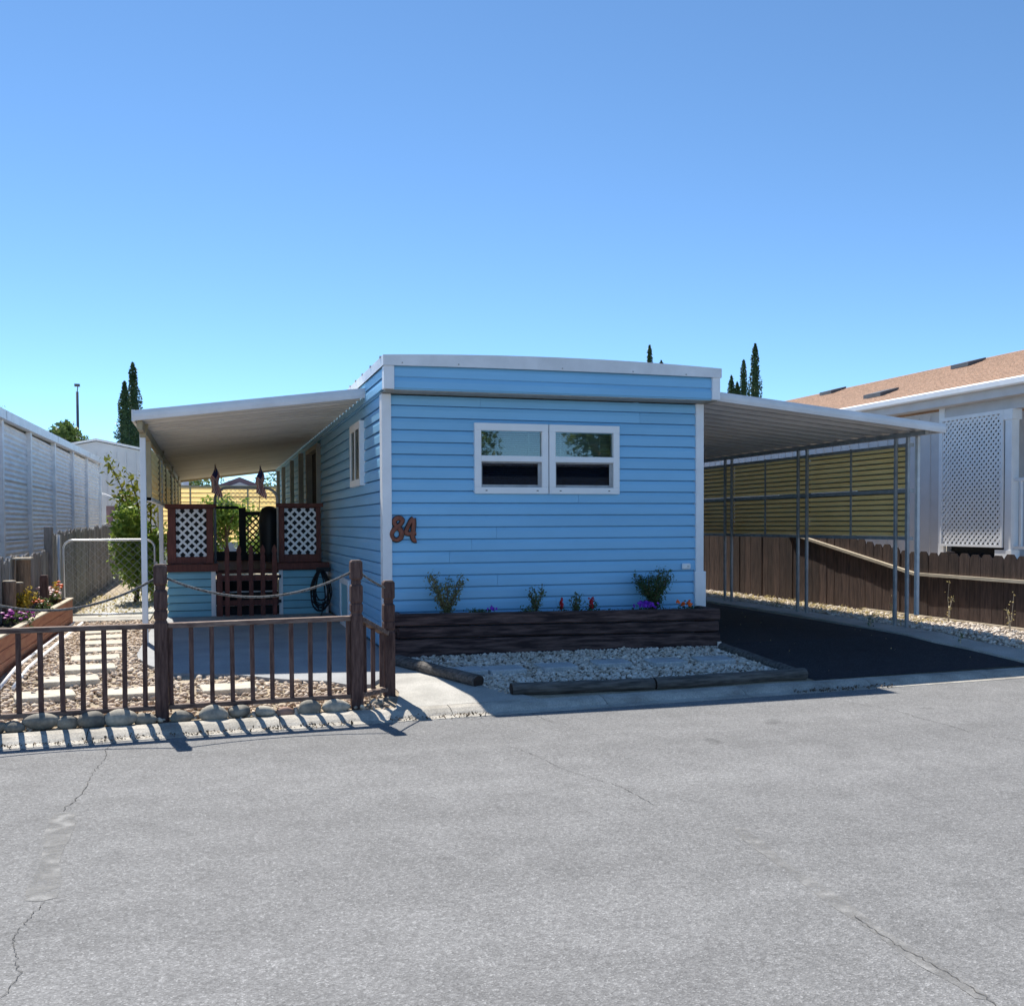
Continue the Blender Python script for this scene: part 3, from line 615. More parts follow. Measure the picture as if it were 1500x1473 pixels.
def lattice(par, x0, x1, z0, z1, y, w_, sp, m, ax='x', name='lattice', th=.008):
    b = MB()
    for s_ in (1, -1):
        c = (x0 + x1) / 2; zc = (z0 + z1) / 2; D = (x1 - x0) + (z1 - z0); k = -int(D / sp) - 1
        while k * sp < D:
            o = k * sp * 1.0; pts = []                   # line  z - z0 = s (x - x0) + o
            for x in (x0, x1):
                z = (z0 if s_ > 0 else z1) + s_ * (x - x0) + o * s_
                pts.append((x, z))
            (xa, za), (xb, zb) = pts
            def clip(xa, za, xb, zb):
                t0, t1 = 0., 1.; dz = zb - za
                for lim, sg in ((z0, 1), (z1, -1)):
                    fa, fb = sg * (za - lim), sg * (zb - lim)
                    if fa < 0 and fb < 0: return None
                    if fa < 0: t0 = max(t0, fa / (fa - fb))
                    if fb < 0: t1 = min(t1, fa / (fa - fb))
                return (t0, t1) if t1 - t0 > .02 else None
            r = clip(xa, za, xb, zb)
            if r:
                p = (xa + (xb - xa) * r[0], za + (zb - za) * r[0]); q = (xa + (xb - xa) * r[1], za + (zb - za) * r[1])
                yo = y + (th / 2 + .0005) * s_
                P, Q = ((p[0], yo, p[1]), (q[0], yo, q[1])) if ax == 'x' else ((yo, p[0], p[1]), (yo, q[0], q[1]))
                n = (0, 1, 0) if ax == 'x' else (1, 0, 0)
                b.bar(P, Q, w_, th, n)
            k += 1
    return b.build(name, m, par)
def lattice_panel(x0, x1, z0, z1, lx0, lx1, lz0, lz1):
    f = MB()
    f.box(x0, lx0, DY - .02, DY + .07, z0, z1 - .06); f.box(lx1, x1, DY - .02, DY + .07, z0, z1 - .06)
    f.box(lx0, lx1, DY - .01, DY + .06, lz1, z1 - .06); f.box(lx0, lx1, DY - .01, DY + .06, z0, lz0)
    po = f.build('panel_frame', 'redwood', dk, bevel=.004)
    box('cap_rail', 'redwood', dk, x0 - .04, x1 + .04, DY - .05, DY + .10, z1 - .058, z1, bevel=.004)
    lattice(po, lx0, lx1, lz0, lz1, DY + .03, .036, .139, 'trim')
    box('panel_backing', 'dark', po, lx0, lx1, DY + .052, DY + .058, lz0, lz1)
lattice_panel(-.62, .07, .98, 1.93, -.50, -.035, 1.09, 1.85); lattice_panel(1.10, 1.77, .98, 1.945, 1.185, 1.70, 1.11, 1.865)
box('ledge', 'redwood', dk, -.66, .14, DY - .09, DY + .12, .855, .975, bevel=.005); box('ledge', 'redwood', dk, 1.06, 1.90, DY - .09, DY + .12, .865, .975, bevel=.005)
box('side_rail', 'redwood', dk, -.66, -.58, DY + .12, 22.6, 1.86, 1.93); box('side_panel', 'redwood', dk, -.64, -.60, DY + .12, 19.2, .98, 1.5)
# rear rail of the porch with a dark lattice
f = MB(); ry = 21.6
f.box(.60, .74, ry, ry + .09, .86, 1.95); f.box(1.42, 1.5, ry, ry + .09, .86, 1.85); f.box(.74, 1.42, ry + .01, ry + .08, 1.79, 1.87); f.box(.74, 1.42, ry + .01, ry + .08, .86, 1.0); f.box(-.6, .60, ry + .01, ry + .07, 1.92, 1.98); f.box(-.6, .60, ry + .01, ry + .07, .86, 1.05)
rf = f.build('rear_rail', 'black', dk); lattice(rf, .74, 1.42, 1.0, 1.79, ry + .045, .03, .13, 'black')
# picket gate in front of the steps
pg = thing('picket_gate', 'red picket gate with pointed tops in front of the porch steps', 'gate', (.62, DY - .06, .1))
pk = None
gp = [(-.036, 0), (.036, 0), (.036, .97), (.026, 1.0), (.042, 1.05), (.03, 1.10), (0, 1.155), (-.03, 1.10), (-.042, 1.05), (-.026, 1.0), (-.036, .97)]
for i in range(5):
    x = .275 + i * .185
    if pk is None: pk = MB().prism([(x + a, .125 + c) for a, c in gp], 'y', DY - .105, DY - .085).build('picket', 'redwood', pg, fix=True)
    else: share(pk, pg, (i * .185, 0, 0))
for z in (.30, .70): box('rail', 'redwood', pg, .14, 1.07, DY - .084, DY - .05, z, z + .085)
MB().prism([(.11, .125), (.20, .125), (.20, .80), (.175, .835), (.135, .835), (.11, .80)], 'y', DY - .108, DY - .088).build('short_board', 'redwood', pg, fix=True)
for z in (.33, .73): box('hinge', 'black', pg, 1.06, 1.12, DY - .062, DY - .048, z, z + .05)
# metal arch gate with wire above the steps
ag = thing('arched_metal_gate', 'dark round cornered wire gate frame standing open above the porch steps', 'gate', (.6, DY + .25, .86))
pts = [(.10, .88)] + [(.10, 1.95)] + [(.10 + .2 * (1 - math.cos(a)), 2.0 + .2 * math.sin(a)) for a in np.linspace(0, math.pi / 2, 6)] + [(.9 + .2 * math.sin(a), 2.0 + .2 * math.cos(a)) for a in np.linspace(0, math.pi / 2, 6)] + [(1.10, .88)]
MB().tube([(x, DY + .25, z) for x, z in pts], .022, 8).build('frame_tube', 'steel', ag, smooth=True)
MB().tube([(.12, DY + .25, 2.06), (1.08, DY + .25, 2.06)], .006, 6).build('wire', 'steel', ag)
def chainlink(par, x0, x1, z0, z1, y, sp, r, m):
    b = MB()
    for s_ in (1, -1):
        k = -int((z1 - z0) / sp) - 1
        while k * sp < (x1 - x0) + (z1 - z0):
            xs0 = x0 + k * sp; a = (xs0, z0) if s_ > 0 else (xs0, z1); t0 = max(0, x0 - xs0); t1 = min(z1 - z0, x1 - xs0)
            if t1 - t0 > .01:
                b.bar((xs0 + t0, y + s_ * r * .6, a[1] + s_ * t0), (xs0 + t1, y + s_ * r * .6, a[1] + s_ * t1), r, r, (0, 1, 0))
            k += 1
    return b.build('wire_mesh', m, par)
chainlink(ag, .12, 1.08, 1.92, 2.18, DY + .25, .07, .005, 'steel')
# flags on the arch
def flag(x, zt, lean, label):
    fl = thing('flag', label, 'flag', (x, DY + .2, zt - .7))
    MB().tube([(x, DY + .2, zt - .72), (x + lean, DY + .2, zt)], .006, 6).build('stick', 'stump', fl)
    MB().blob((x + lean, DY + .2, zt + .012), (.012, .012, .016)).build('finial', 'palewood', fl)
    b = MB(); nu, nv = 13, 10; W_, H_ = .17, .46; vs = []
    for j in range(nv + 1):
        for i in range(nu + 1):
            u, v = i / nu, j / nv; wd = W_ * (.25 + .75 * v ** .7)
            vs.append((x + lean * (1 - v * .6) - wd * .45 + u * wd + .02 * math.sin(9 * v), DY + .19 + .035 * math.sin(u * 9 + v * 3) - .02 * v, zt - .02 - H_ * v + .10 * (u - .5) * -1))
    fs, mi = [], []
    for j in range(nv):
        for i in range(nu):
            k = 2 if (j < 4 and i < 8) else (0 if (i + j // 1) % 2 == 0 else 1)
            b.mi.append(k); b.f.append((j * (nu + 1) + i, j * (nu + 1) + i + 1, (j + 1) * (nu + 1) + i + 1, (j + 1) * (nu + 1) + i))
    b.v = vs; b.build('cloth', ['flag_r', 'flag_w', 'flag_b'], fl)
flag(.11, 2.56, .01, 'small striped flag on the left upright of the metal arch gate')
flag(.80, 2.55, .03, 'small striped flag drooping near the right end of the metal arch gate')
# covered grill on the porch
cg = thing('covered_grill', 'dark round topped covered grill standing on the porch', 'grill', (1.01, 18.0, .86))
b = MB(); pr = [(.30, .10), (.33, .22), (.335, .23), (.33, .35), (.34, .50), (.36, .62), (.36, .80), (.33, .93), (.25, 1.02), (.10, 1.055), (.01, 1.06)]
n = 14; vs = [(1.01 + r * .5 * math.cos(6.283 * k / n), 18.0 + r * .7 * math.sin(6.283 * k / n), .86 + z) for r, z in pr for k in range(n)]
b.add(vs, [(j * n + k, j * n + (k + 1) % n, (j + 1) * n + (k + 1) % n, (j + 1) * n + k) for j in range(len(pr) - 1) for k in range(n)]).build('cover', 'black', cg, smooth=True)
for dx in (-.12, .12):
    for dy in (-.16, .16): MB().tube([(1.01 + dx, 18 + dy, .86), (1.01 + dx, 18 + dy, 1.0)], .02, 6).build('leg', 'black', cg)
# hose coil hanging on the wall
hs = thing('garden_hose', 'coiled dark garden hose hanging by the blue side wall next to the porch', 'hose', (1.72, 16.55, .3))
MB().box(1.66, 1.885, 16.56, 16.62, .83, .90).build('hanger', 'black', hs)
for k in range(10):
    a_ = .115 + random.uniform(-.045, .035); hh = .29 + random.uniform(-.05, .05); cy = 16.50 + random.uniform(-.05, .05); dx = random.uniform(-.03, .03)
    MB().tube([(1.72 + dx + a_ * math.cos(t) * (1 - .35 * math.sin(t)), cy + .02 * math.sin(2 * t), .86 - hh + hh * math.sin(t)) for t in np.linspace(0, 6.283, 25)[:-1]], .010, 6, closed=True).build('coil', 'black', hs, smooth=True)
MB().tube([(1.75, 16.45, .35), (1.72, 16.3, .2), (1.66, 16.0, .15), (1.55, 15.6, .15)], .010, 6).build('hose_end', 'black', hs, smooth=True)
# ================================================================ wooden railing with rope in front
rl = thing('rope_railing', 'weathered red wooden railing with turned posts and a sagging rope above', 'railing', (-.3, 9.1, -.08))
PA, PB, PC, PL = (-.40, 9.09), (1.27, 9.15), (1.63, 9.54), (-2.12, 9.03)
def turned_post(x, y, h):
    zt = h; hw = .054
    pr = [(-.12, hw), (zt - .50, hw), (zt - .485, hw * .82), (zt - .47, hw * .82), (zt - .46, hw), (zt - .40, hw), (zt - .39, hw * .8), (zt - .375, hw), (zt - .235, hw), (zt - .215, hw * .68), (zt - .20, hw * .8), (zt - .185, hw * .68), (zt - .165, hw), (zt - .02, hw), (zt, hw * .72)]
    return MB().stack(x, y, pr).build('post', 'fencewood', rl, bevel=.004)
for (x, y), h in ((PL, 1.268), (PA, 1.268), (PB, 1.277), (PC, 1.065)): turned_post(x, y, h)
def rail_run(A, B, za, zb, n, d0=.13):
    A3, B3 = Vector((*A, 0)), Vector((*B, 0)); d = (B3 - A3).normalized(); L = (B3 - A3).length
    a, c = A3 + d * .056, B3 - d * .056
    MB().bar(a + Vector((0, 0, za)), c + Vector((0, 0, zb)), .085, .042).build('top_rail', 'railwood', rl, bevel=.003)
    MB().bar(a + Vector((0, 0, .045)), c + Vector((0, 0, .045 + (zb - za) * .1)), .06, .04).build('bottom_rail', 'railwood', rl, bevel=.003)
    for i in range(n):
        t = d0 + (L - 2 * d0) * i / (n - 1); p = A3 + d * t; z1 = za + (zb - za) * t / L - .022
        w_ = .019 + random.uniform(-.001, .002); tl = random.uniform(-.004, .004)
        MB().bar((p.x + tl, p.y, .066), (p.x, p.y, z1), .038, .038, (0, 1, 0)).build('baluster', 'fencewood', rl, bevel=.002)
rail_run(PL, PA, .745, .742, 10); rail_run(PA, PB, .742, .752, 10, .075); rail_run(PB, PC, .735, .565, 3, .12)
def rope(A, B, za, zb, sag):
    P = []
    for i in range(25):
        t = i / 24; P.append((A[0] + (B[0] - A[0]) * t, A[1] + (B[1] - A[1]) * t, za + (zb - za) * t - sag * 4 * t * (1 - t)))
    MB().tube(P, .0105, 8).build('rope', 'rope', rl, smooth=True)
rope(PL, PA, 1.17, 1.17, .27); rope(PA, PB, 1.17, 1.19, .215); rope(PB, PC, 1.19, .98, .015)
# river stones along the railing
ST = [(-1.66, .08), (-1.54, .085), (-1.34, .14), (-1.135, .098), (-.95, .138), (-.725, .13), (-.54, .098), (-.23, .095), (.01, .13), (.24, .117), (.455, .108), (.83, .117), (1.075, .117), (1.47, .066), (1.60, .055)]
def stone(x, y, z, rx, ry, rz, m):
    b = MB().blob((x, y, z), (rx, ry, rz), 3, .13); ph = [random.uniform(0, 6) for _ in range(3)]
    b.v = [(X_ + .006 * math.sin(23 * Y_ + ph[0]) + .005 * math.sin(31 * Z_ + ph[1]), Y_, z + (Z_ - z) * (1 + .10 * math.sin(17 * X_ + ph[2]))) for X_, Y_, Z_ in b.v]
    return b.build('river_stone', m, smooth=True)
for i, (x, r_) in enumerate(ST):
    y = 9.03 + .02 * x + random.uniform(-.02, .015)
    if x > 1.4: y = 9.2 + (x - 1.47) * 1.6
    s_ = stone(x, y, -.075 + r_ * .45, r_ * .94, r_ * .66, r_ * random.uniform(.46, .62), 'river')
    s_.rotation_euler = (random.uniform(-.1, .1), random.uniform(-.14, .14), random.uniform(-.3, .3)); tag(s_, 'rounded grey river stone edging the ground under the wooden railing', 'stone', 'river stones edging the railing')
s_ = stone(.625, 9.05, -.045, .08, .06, .045, 'river_red')
tag(s_, 'small reddish flat stone between grey stones under the wooden railing', 'stone')

# ================================================================ dark timber planter in front of the home
fp = thing('timber_planter', 'long dark timber planter box in front of the blue home', 'planter', (3.97, 11.1, .1))
A, B = (1.985, 11.20), (5.955, 11.02)
hs_ = [(.02, .24), (.252, .38), (.392, .53)]
def pl(t): return Vector((A[0] + (B[0] - A[0]) * t, A[1] + (B[1] - A[1]) * t, 0))
for i, (z0, z1) in enumerate(hs_):
    e0, e1 = (0, .01, .0)[i], (1, .996, 1)[i]
    dz = .035
    p, q = pl(e0), pl(e1); b = MB(); dy = .09
    b.add([(p.x, p.y, z0 + .06), (q.x, q.y, z0 + .06 - dz), (q.x, q.y + dy, z0 + .06 - dz), (p.x, p.y + dy, z0 + .06), (p.x, p.y, z1 + .06), (q.x, q.y, z1 + .06 - dz), (q.x, q.y + dy, z1 + .06 - dz), (p.x, p.y + dy, z1 + .06)],
          [(0, 3, 2, 1), (4, 5, 6, 7), (0, 1, 5, 4), (1, 2, 6, 5), (2, 3, 7, 6), (3, 0, 4, 7)])
    b.build('front_timber', 'timber', fp, bevel=.014)
    box('end_timber', 'timber', fp, 5.865, 5.953, 11.12, 11.55, z0 + .02, z1 + .022, bevel=.008); box('end_timber', 'timber', fp, 1.99, 2.075, 11.30, 11.55, z0 + .055, z1 + .057, bevel=.008)
box('corner_bracket', 'galv', fp, 5.905, 5.957, 11.008, 11.018, .075, .155)
b = MB(); n = 40
for i in range(n):
    for j in range(4):
        f4 = []
        for (ii, jj) in ((i, j), (i + 1, j), (i + 1, j + 1), (i, j + 1)):
            t = ii / n; v = jj / 4; rr = math.sin(ii * 7.3 + jj * 3.1) * .012 + math.sin(ii * 2.1 + jj * 5) * .010
            f4.append((2.06 + 3.82 * t, 11.22 - .10 * t + (11.565 - 11.22 + .1 * t) * v, .535 - .03 * t + rr))
        b.add(f4, [(0, 1, 2, 3)])
b.build('soil', 'dark_soil', fp)

def shrub(name, label, base, pts_r, h, nst, nl, ls, m, spread, cat='shrub', droop=0, aspect=.45, group=None):
    t = thing(name, label, cat, base, group); P = []
    b = MB(); bx, by, bz = base
    for i in range(nst):
        a = 6.283 * i / nst + random.uniform(-.4, .4); sp = spread * random.uniform(.45, 1.0); hh = h * random.uniform(.62, 1.0)
        dx, dy = math.cos(a) * sp, math.sin(a) * sp * .6; path = []
        for k in range(7):
            u = k / 6; path.append((bx + dx * u ** 1.3 + random.gauss(0, .006), by + dy * u ** 1.3, bz + hh * (u - droop * u ** 3)))
        b.tube(path, [.007 * (1 - .75 * k / 6) + .0015 for k in range(7)], 5)
        for k in range(1, 7):
            c = np.array(path[k]); npt = max(2, nl // (nst * 6)); P.append(c + rng.normal(0, pts_r, (npt, 3)))
            q = path[k]; e = (q[0] + random.gauss(0, pts_r * 1.5), q[1] + random.gauss(0, pts_r), q[2] + abs(random.gauss(0, pts_r * 1.2)))
            b.tube([q, e], [.003, .0015], 4); P.append(np.linspace(q, e, max(3, npt // 2)) + rng.normal(0, pts_r * .4, (max(3, npt // 2), 3)))
    b.build('stems', 'stem', t); leaves('foliage', np.concatenate(P), ls, m, t, aspect=aspect); return t
PZ = .535
shrub('shrub', 'pale open branched shrub in the timber planter below the house number', (2.62, 11.36, PZ), .032, .50, 10, 760, .040, 'shrub_r', .31)
shrub('shrub', 'small leafy shrub in the middle of the timber planter', (3.70, 11.36, PZ), .024, .32, 6, 300, .034, 'shrub', .17)
shrub('shrub', 'little thin stemmed sapling beside the red flower spike in the planter', (4.21, 11.36, PZ - .01), .025, .24, 4, 130, .036, 'shrub', .09)
shrub('shrub', 'tall dark green bushy shrub in the planter near the outlet', (5.22, 11.36, PZ - .03), .035, .58, 17, 2400, .032, 'shrub_d', .33, droop=.12)
def flowers(name, label, base, r, n, m, h=.08, size=.02, green='shrub_d', nleaf=60, cat='flowers', spike=False):
    t = thing(name, label, cat, base); b = MB(); P = []
    for i in range(n):
        x = base[0] + random.gauss(0, r * .5); y = base[1] + random.gauss(0, r * .35); z = base[2] + h * random.uniform(.55, 1.1)
        if spike: x = base[0] + random.gauss(0, .012); y = base[1] + random.gauss(0, .012); z = base[2] + h * (.35 + .75 * i / n)
        b2 = MB(); k = 6
        for j in range(k):
            a = 6.283 * j / k + random.random(); e = random.uniform(.3, .9)
            d = Vector((math.cos(a) * e, -abs(random.gauss(.2, .3)), math.sin(a) * e)); s_ = Vector((-math.sin(a), 0, math.cos(a))) * .45
            c = Vector((x, y, z)); b.add([c, c + (d * .6 + s_) * size, c + d * size * 1.2, c + (d * .6 - s_) * size], [(0, 1, 2, 3)])
        P.append((x, y, z))
    b.build('blossom', m, t)
    q = np.array(base) + rng.normal(0, 1, (nleaf, 3)) * np.array([r * .6, r * .45, h * .22]) + np.array([0, 0, h * .3]); leaves('foliage', q, .04, green, t); return t
flowers('flower_clump', 'purple flower clump at the foot of the tall planter shrub', (5.07, 11.27, PZ - .03), .13, 55, 'purple', .13, .022)
flowers('flower_clump', 'orange flowers in the planter beside the white corner trim', (5.62, 11.3, PZ - .03), .13, 7, 'orange', .13, .036, nleaf=50)
flowers('flower_spike', 'dark red flower spike on its own in the planter', (4.0, 11.3, PZ - .01), .05, 24, 'redfl', .17, .02, spike=True)
flowers('flower_spike', 'red flower spike right beside the little sapling in the planter', (4.38, 11.3, PZ - .01), .06, 20, 'redfl', .17, .02, spike=True, nleaf=110)
flowers('flower_clump', 'tiny violet flowers in the planter next to the pale shrub', (3.16, 11.3, PZ), .07, 8, 'purple', .10, .02, nleaf=20)
flowers('leafy_plant', 'low bright green leafy clump in the planter beside the pale shrub', (2.97, 11.3, PZ), .12, 0 or 1, 'purple', .09, .001, green='shrub', nleaf=220, cat='plant')
flowers('leafy_plant', 'low green clump in the planter beside the middle shrub', (3.56, 11.28, PZ), .07, 1, 'purple', .12, .001, green='shrub', nleaf=120, cat='plant')
# weeds and litter on the planter soil
q = np.stack([rng.uniform(2.1, 5.85, 420), rng.uniform(11.2, 11.5, 420), rng.uniform(.52, .56, 420)], 1)
leaves('weed_cover', q, .035, 'shrub_d', fp)['kind'] = 'stuff'

# logs round the gravel bed
def log(A, B, r, label, cap=True):
    t = thing('edging_log', label, 'log', ((A[0] + B[0]) / 2, (A[1] + B[1]) / 2, gz(A[1])))
    a, c = Vector((*A, gz(A[1]) + r * .85)), Vector((*B, gz(B[1]) + r * .85)); P = []; k = 10
    b = MB().tube([a + (c - a) * i / k + Vector((0, random.gauss(0, .003), random.gauss(0, .003))) for i in range(k + 1)], [r * random.uniform(.95, 1.04) for i in range(k + 1)], 14)
    zc = gz(A[1]); b.v = [(x_, y_, gz(y_) + (z_ - gz(y_)) * .86) for x_, y_, z_ in b.v]; b.build('trunk', 'log', t, smooth=False)
    d = (c - a).normalized()
    for e, s_ in ((a, -1), (c, 1)):
        cb = MB().tube([e + d * s_ * .001, e + d * s_ * .006], [r * .93, r * .86], 14); cb.v = [(x_, y_, gz(y_) + (z_ - gz(y_)) * .86) for x_, y_, z_ in cb.v]; cb.build('cut_end', 'logend', t)
log((1.94, 10.80), (2.55, 9.68), .075, 'round grey log from the planter corner along the walkway')
log((2.78, 9.31), (4.24, 9.24), .072, 'grey edging log behind the kerb, starting beside the walkway')
log((4.26, 9.24), (6.02, 9.32), .072, 'grey edging log behind the kerb, ending beside the driveway')
log((5.99, 9.45), (5.88, 10.85), .055, 'thin grey edging log between the gravel and the driveway')
# stepping stones
def step_stone(x, y, wx, wy, m, label, group, rot=0):
    n = 9; pts = []
    for (a, c) in ((-1, -1), (0, -1.03), (1, -1), (1.02, 0), (1, 1), (0, 1.02), (-1, 1), (-1.02, 0)):
        pts.append((a * wx / 2 * random.uniform(.95, 1.04), c * wy / 2 * random.uniform(.95, 1.04)))
    k = len(pts); z = gz(y) + .046; cr, sr = math.cos(rot), math.sin(rot); pts = [(x + a * cr - c * sr, y + a * sr + c * cr) for a, c in pts]
    o = MB().add([(a, c, z) for a, c in pts] + [(a, c, z - .06) for a, c in pts], [tuple(range(k)), tuple(range(k, 2 * k))[::-1]] + [((i + 1) % k, i, k + i, k + (i + 1) % k) for i in range(k)]).build('stepping_stone', m, bevel=.008)
    tag(o, label, 'stepping stone', group)
for x, y in ((2.57, 10.31), (2.99, 10.28), (3.59, 10.3), (4.24, 10.35), (4.87, 10.29), (5.46, 10.27)):
    step_stone(x, y, .40, .36, 'slab2', 'grey square stepping stone in the gravel before the timber planter', 'stepping stones before the planter', random.uniform(-.15, .15))
for x, y in ((-1.39, 14.9), (-1.32, 14.2), (-1.26, 13.5), (-1.2, 12.75), (-1.22, 12.0), (-1.2, 11.2), (-1.31, 10.7), (-1.47, 10.1), (-.68, 10.06), (.16, 10.05)):
    step_stone(x, y, .50, .42, 'slab', 'cream stepping stone in the yard gravel behind the railing', 'stepping stones in the yard', random.uniform(-.2, .2))

# ================================================================ left yard
rp = thing('raised_bed', 'red stained wooden raised bed of flowers along the grey fence', 'planter', (-2.15, 13.6, .1))
for k in range(3):
    z0, z1 = (.10 if k else -.05) + k * .125, .10 + k * .125 + .122
    box('side_plank', 'planter_red', rp, -2.035, -2.0, 10.2, 16.65, z0, z1, bevel=.004); box('end_plank', 'planter_red', rp, -2.36, -2.036, 16.61, 16.645, z0, z1, bevel=.004)
box('rim', 'palewood', rp, -2.06, -1.985, 10.2, 16.67, .477, .50, bevel=.004); box('rim', 'palewood', rp, -2.36, -2.062, 16.59, 16.67, .477, .50, bevel=.004)
box('soil', 'dark_soil', rp, -2.36, -2.037, 10.2, 16.6, .12, .44)
for x in (-1.90, -1.78): tag(MB().tube([(x, 10.4, .075), (x - .02, 11.4, .135), (x - .06, 16.4, .135)], .02, 8).build('edging_pipe', 'trim', smooth=True), 'thin white edging pipe on the gravel beside the red raised bed', 'pipe', 'white edging pipes')
def bed_plant(label, base, r, h, nleaf, green, ls, fl=None, nf=0, fs=.03):
    t = thing('flowering_plant', label, 'plant', base); b = MB()
    for i in range(6):
        a = random.uniform(0, 6.28); b.tube([base, (base[0] + math.cos(a) * r * .6, base[1] + math.sin(a) * r * .6, base[2] + h * .8)], [.008, .003], 5)
    b.build('stems', 'stem', t)
    leaves('foliage', clumpy(nleaf, (base[0], base[1], base[2] + h * .55), (r, r, h * .55), 9, .45), ls, green, t)
    if fl:
        f = MB()
        for i in range(nf):
            a = random.uniform(0, 6.28); q = r * random.uniform(.2, 1); f.blob((base[0] + math.cos(a) * q, base[1] + math.sin(a) * q, base[2] + h * random.uniform(.6, 1.1)), (fs, fs, fs * .6), 1, .2)
        f.build('blossom', fl, t)
bed_plant('bushy plant with yellow leaves in the red raised bed', (-2.2, 13.75, .42), .22, .42, 520, 'fol_y', .06)
bed_plant('plant with orange blossoms in the red raised bed', (-2.12, 14.5, .42), .18, .22, 240, 'shrub', .05, 'orange', 9, .032)
bed_plant('purple flowered plant at the rim of the red raised bed', (-2.12, 12.7, .42), .2, .2, 240, 'shrub', .05, 'magenta', 26, .028)
bed_plant('pale pink flowered plant in the red raised bed', (-2.2, 15.6, .42), .2, .28, 240, 'shrub', .05, 'pinkw', 30, .028)
bed_plant('mixed orange and green plant at the far end of the red raised bed', (-2.2, 16.3, .42), .18, .32, 260, 'fol_y', .05, 'orange', 10, .028)
for (x, y, h, r, lb) in ((-2.28, 13.15, .95, .075, 'thick sawn log stump standing in the raised bed by the yellow plant'), (-2.28, 13.75, .90, .06, 'shorter sawn log stump beside the thick one in the raised bed'), (-2.29, 14.2, 1.17, .085, 'tall log stump with a flat cap board against the grey fence')):
    t = thing('log_stump', lb, 'stump', (x, y, .4)); MB().tube([(x, y, .4), (x + .01, y, h - .012)], r, 12).build('trunk', 'stump', t, smooth=False); MB().tube([(x + .01, y, h - .012), (x + .01, y, h)], [r * .97, r * .9], 12).build('cut_top', 'palewood', t)
    if h > 1.1: box('cap_board', 'palewood', t, x - .1, x + .11, y - .14, y + .14, h + .001, h + .02)
tag(MB().stack(-2.2, 15.3, [(.4, .05), (.88, .05), (.91, .04)]).build('short_post', 'fencewood'), 'short square red brown post standing in the raised bed', 'post')
# chain link gate
cg2 = thing('chain_link_gate', 'galvanised chain link gate with rounded corners across the garden path', 'gate', (-1.5, 17.3, .1))
x0, x1, zt, r_ = -2.2, -.84, 1.365, .14
pts = [(x0, .14), (x0, zt - r_)] + [(x0 + r_ * (1 - math.cos(a)), zt - r_ + r_ * math.sin(a)) for a in np.linspace(.2, math.pi / 2, 5)] + [(x1 - r_ + r_ * math.sin(a), zt - r_ + r_ * math.cos(a)) for a in np.linspace(0, 1.37, 5)] + [(x1, zt - r_), (x1, .14)]
MB().tube([(x, 17.3, z) for x, z in pts], .018, 8).build('frame_tube', 'galv', cg2, smooth=True); MB().tube([(x0, 17.3, .18), (x1, 17.3, .18)], .018, 8).build('bottom_tube', 'galv', cg2, smooth=True)
chainlink(cg2, x0, x1, .18, zt - .02, 17.3, .128, .004, 'steel'); box('latch', 'steel', cg2, -.85, -.80, 17.25, 17.32, .95, 1.0)
MB().tube([(-2.27, 17.3, .1), (-2.27, 17.3, 1.45)], .028, 8).build('gate_post', 'galv', cg2, smooth=True)
# grey weathered board fence
gf = thing('board_fence', 'weathered grey board fence between the garden and the white neighbour home', 'fence', (-2.42, 20, .1))
y = 11.0; pick = None
while y < 30:
    h = (1.19 if y < 17.3 else 1.47 + .012 * (y - 17)) * random.uniform(.97, 1.03); wd = .135
    sl_ = random.uniform(-.03, .03); b = MB(); xo = random.uniform(-.008, .008)
    b.prism([(y, .1), (y + wd, .1), (y + wd + sl_, h - .03), (y + wd * .75 + sl_, h), (y + wd * .25 + sl_, h), (y + sl_, h - .03)], 'x', -2.42 + xo, -2.40 + xo).build('board', 'greyfence', gf, fix=True)
    y += .155
for z in (.4, 1.0): box('rail', 'greyfence', gf, -2.47, -2.432, 11, 30, z, z + .08)
box('post', 'greyfence', gf, -2.46, -2.34, 17.15, 17.27, .1, 1.58, bevel=.006)
# neighbour home on the left: white corrugated screens between pilasters
nl = thing('white_neighbour_home', 'white corrugated metal sided home beyond the grey board fence', 'mobile home', (-3.3, 26, .1))
NX = -3.2; ys = [15.0, 17.9, 20.6, 23.7, 26.8, 29.8, 33.4]
def nz(y): return 3.30 + .012 * (y - 18)
for i in range(6):
    ya, yb = ys[i] + .1, ys[i + 1] - .03
    for (z0, z1) in ((.3, 1.35), (1.36, 2.35), (2.36, nz(ya) - .02)):
        b = MB(); n = int((z1 - z0) / .0225); vs = []
        for y in (ya, yb):
            for k in range(n + 1):
                z = z0 + (z1 - z0) * k / n; vs.append((NX - .012 + .018 * math.sin(k * math.pi / 2 + .5), y, z))
        b.add(vs, [(k, k + 1, n + 2 + k, n + 1 + k) for k in range(n)]).build('corrugated_panel', 'corr', nl, smooth=True)
for y in ys: box('pilaster', 'corr', nl, NX - .03, NX + .06, y - .03, y + .1, .2, nz(y), bevel=.006)
b = MB(); b.add([(NX + .12, 14, nz(14)), (NX + .12, 33.7, nz(33.7)), (NX + .12, 33.7, nz(33.7) + .15), (NX + .12, 14, nz(14) + .15), (NX - 5, 14, nz(14)), (NX - 5, 33.7, nz(33.7)), (NX - 5, 33.7, nz(33.7) + .3), (NX - 5, 14, nz(14) + .3)],
    [(0, 1, 2, 3), (3, 2, 6, 7), (0, 4, 5, 1), (1, 5, 6, 2), (0, 3, 7, 4), (4, 7, 6, 5)]); b.build('roof', 'roofw', nl, fix=True)
for y in (17.9, 23.7, 29.8): box('fascia_joint', 'steel', nl, NX + .118, NX + .124, y, y + .012, nz(y) + .01, nz(y) + .14)
box('wall', 'corr', nl, NX - 4.8, NX - .06, 14.1, 33.5, .1, 3.2)
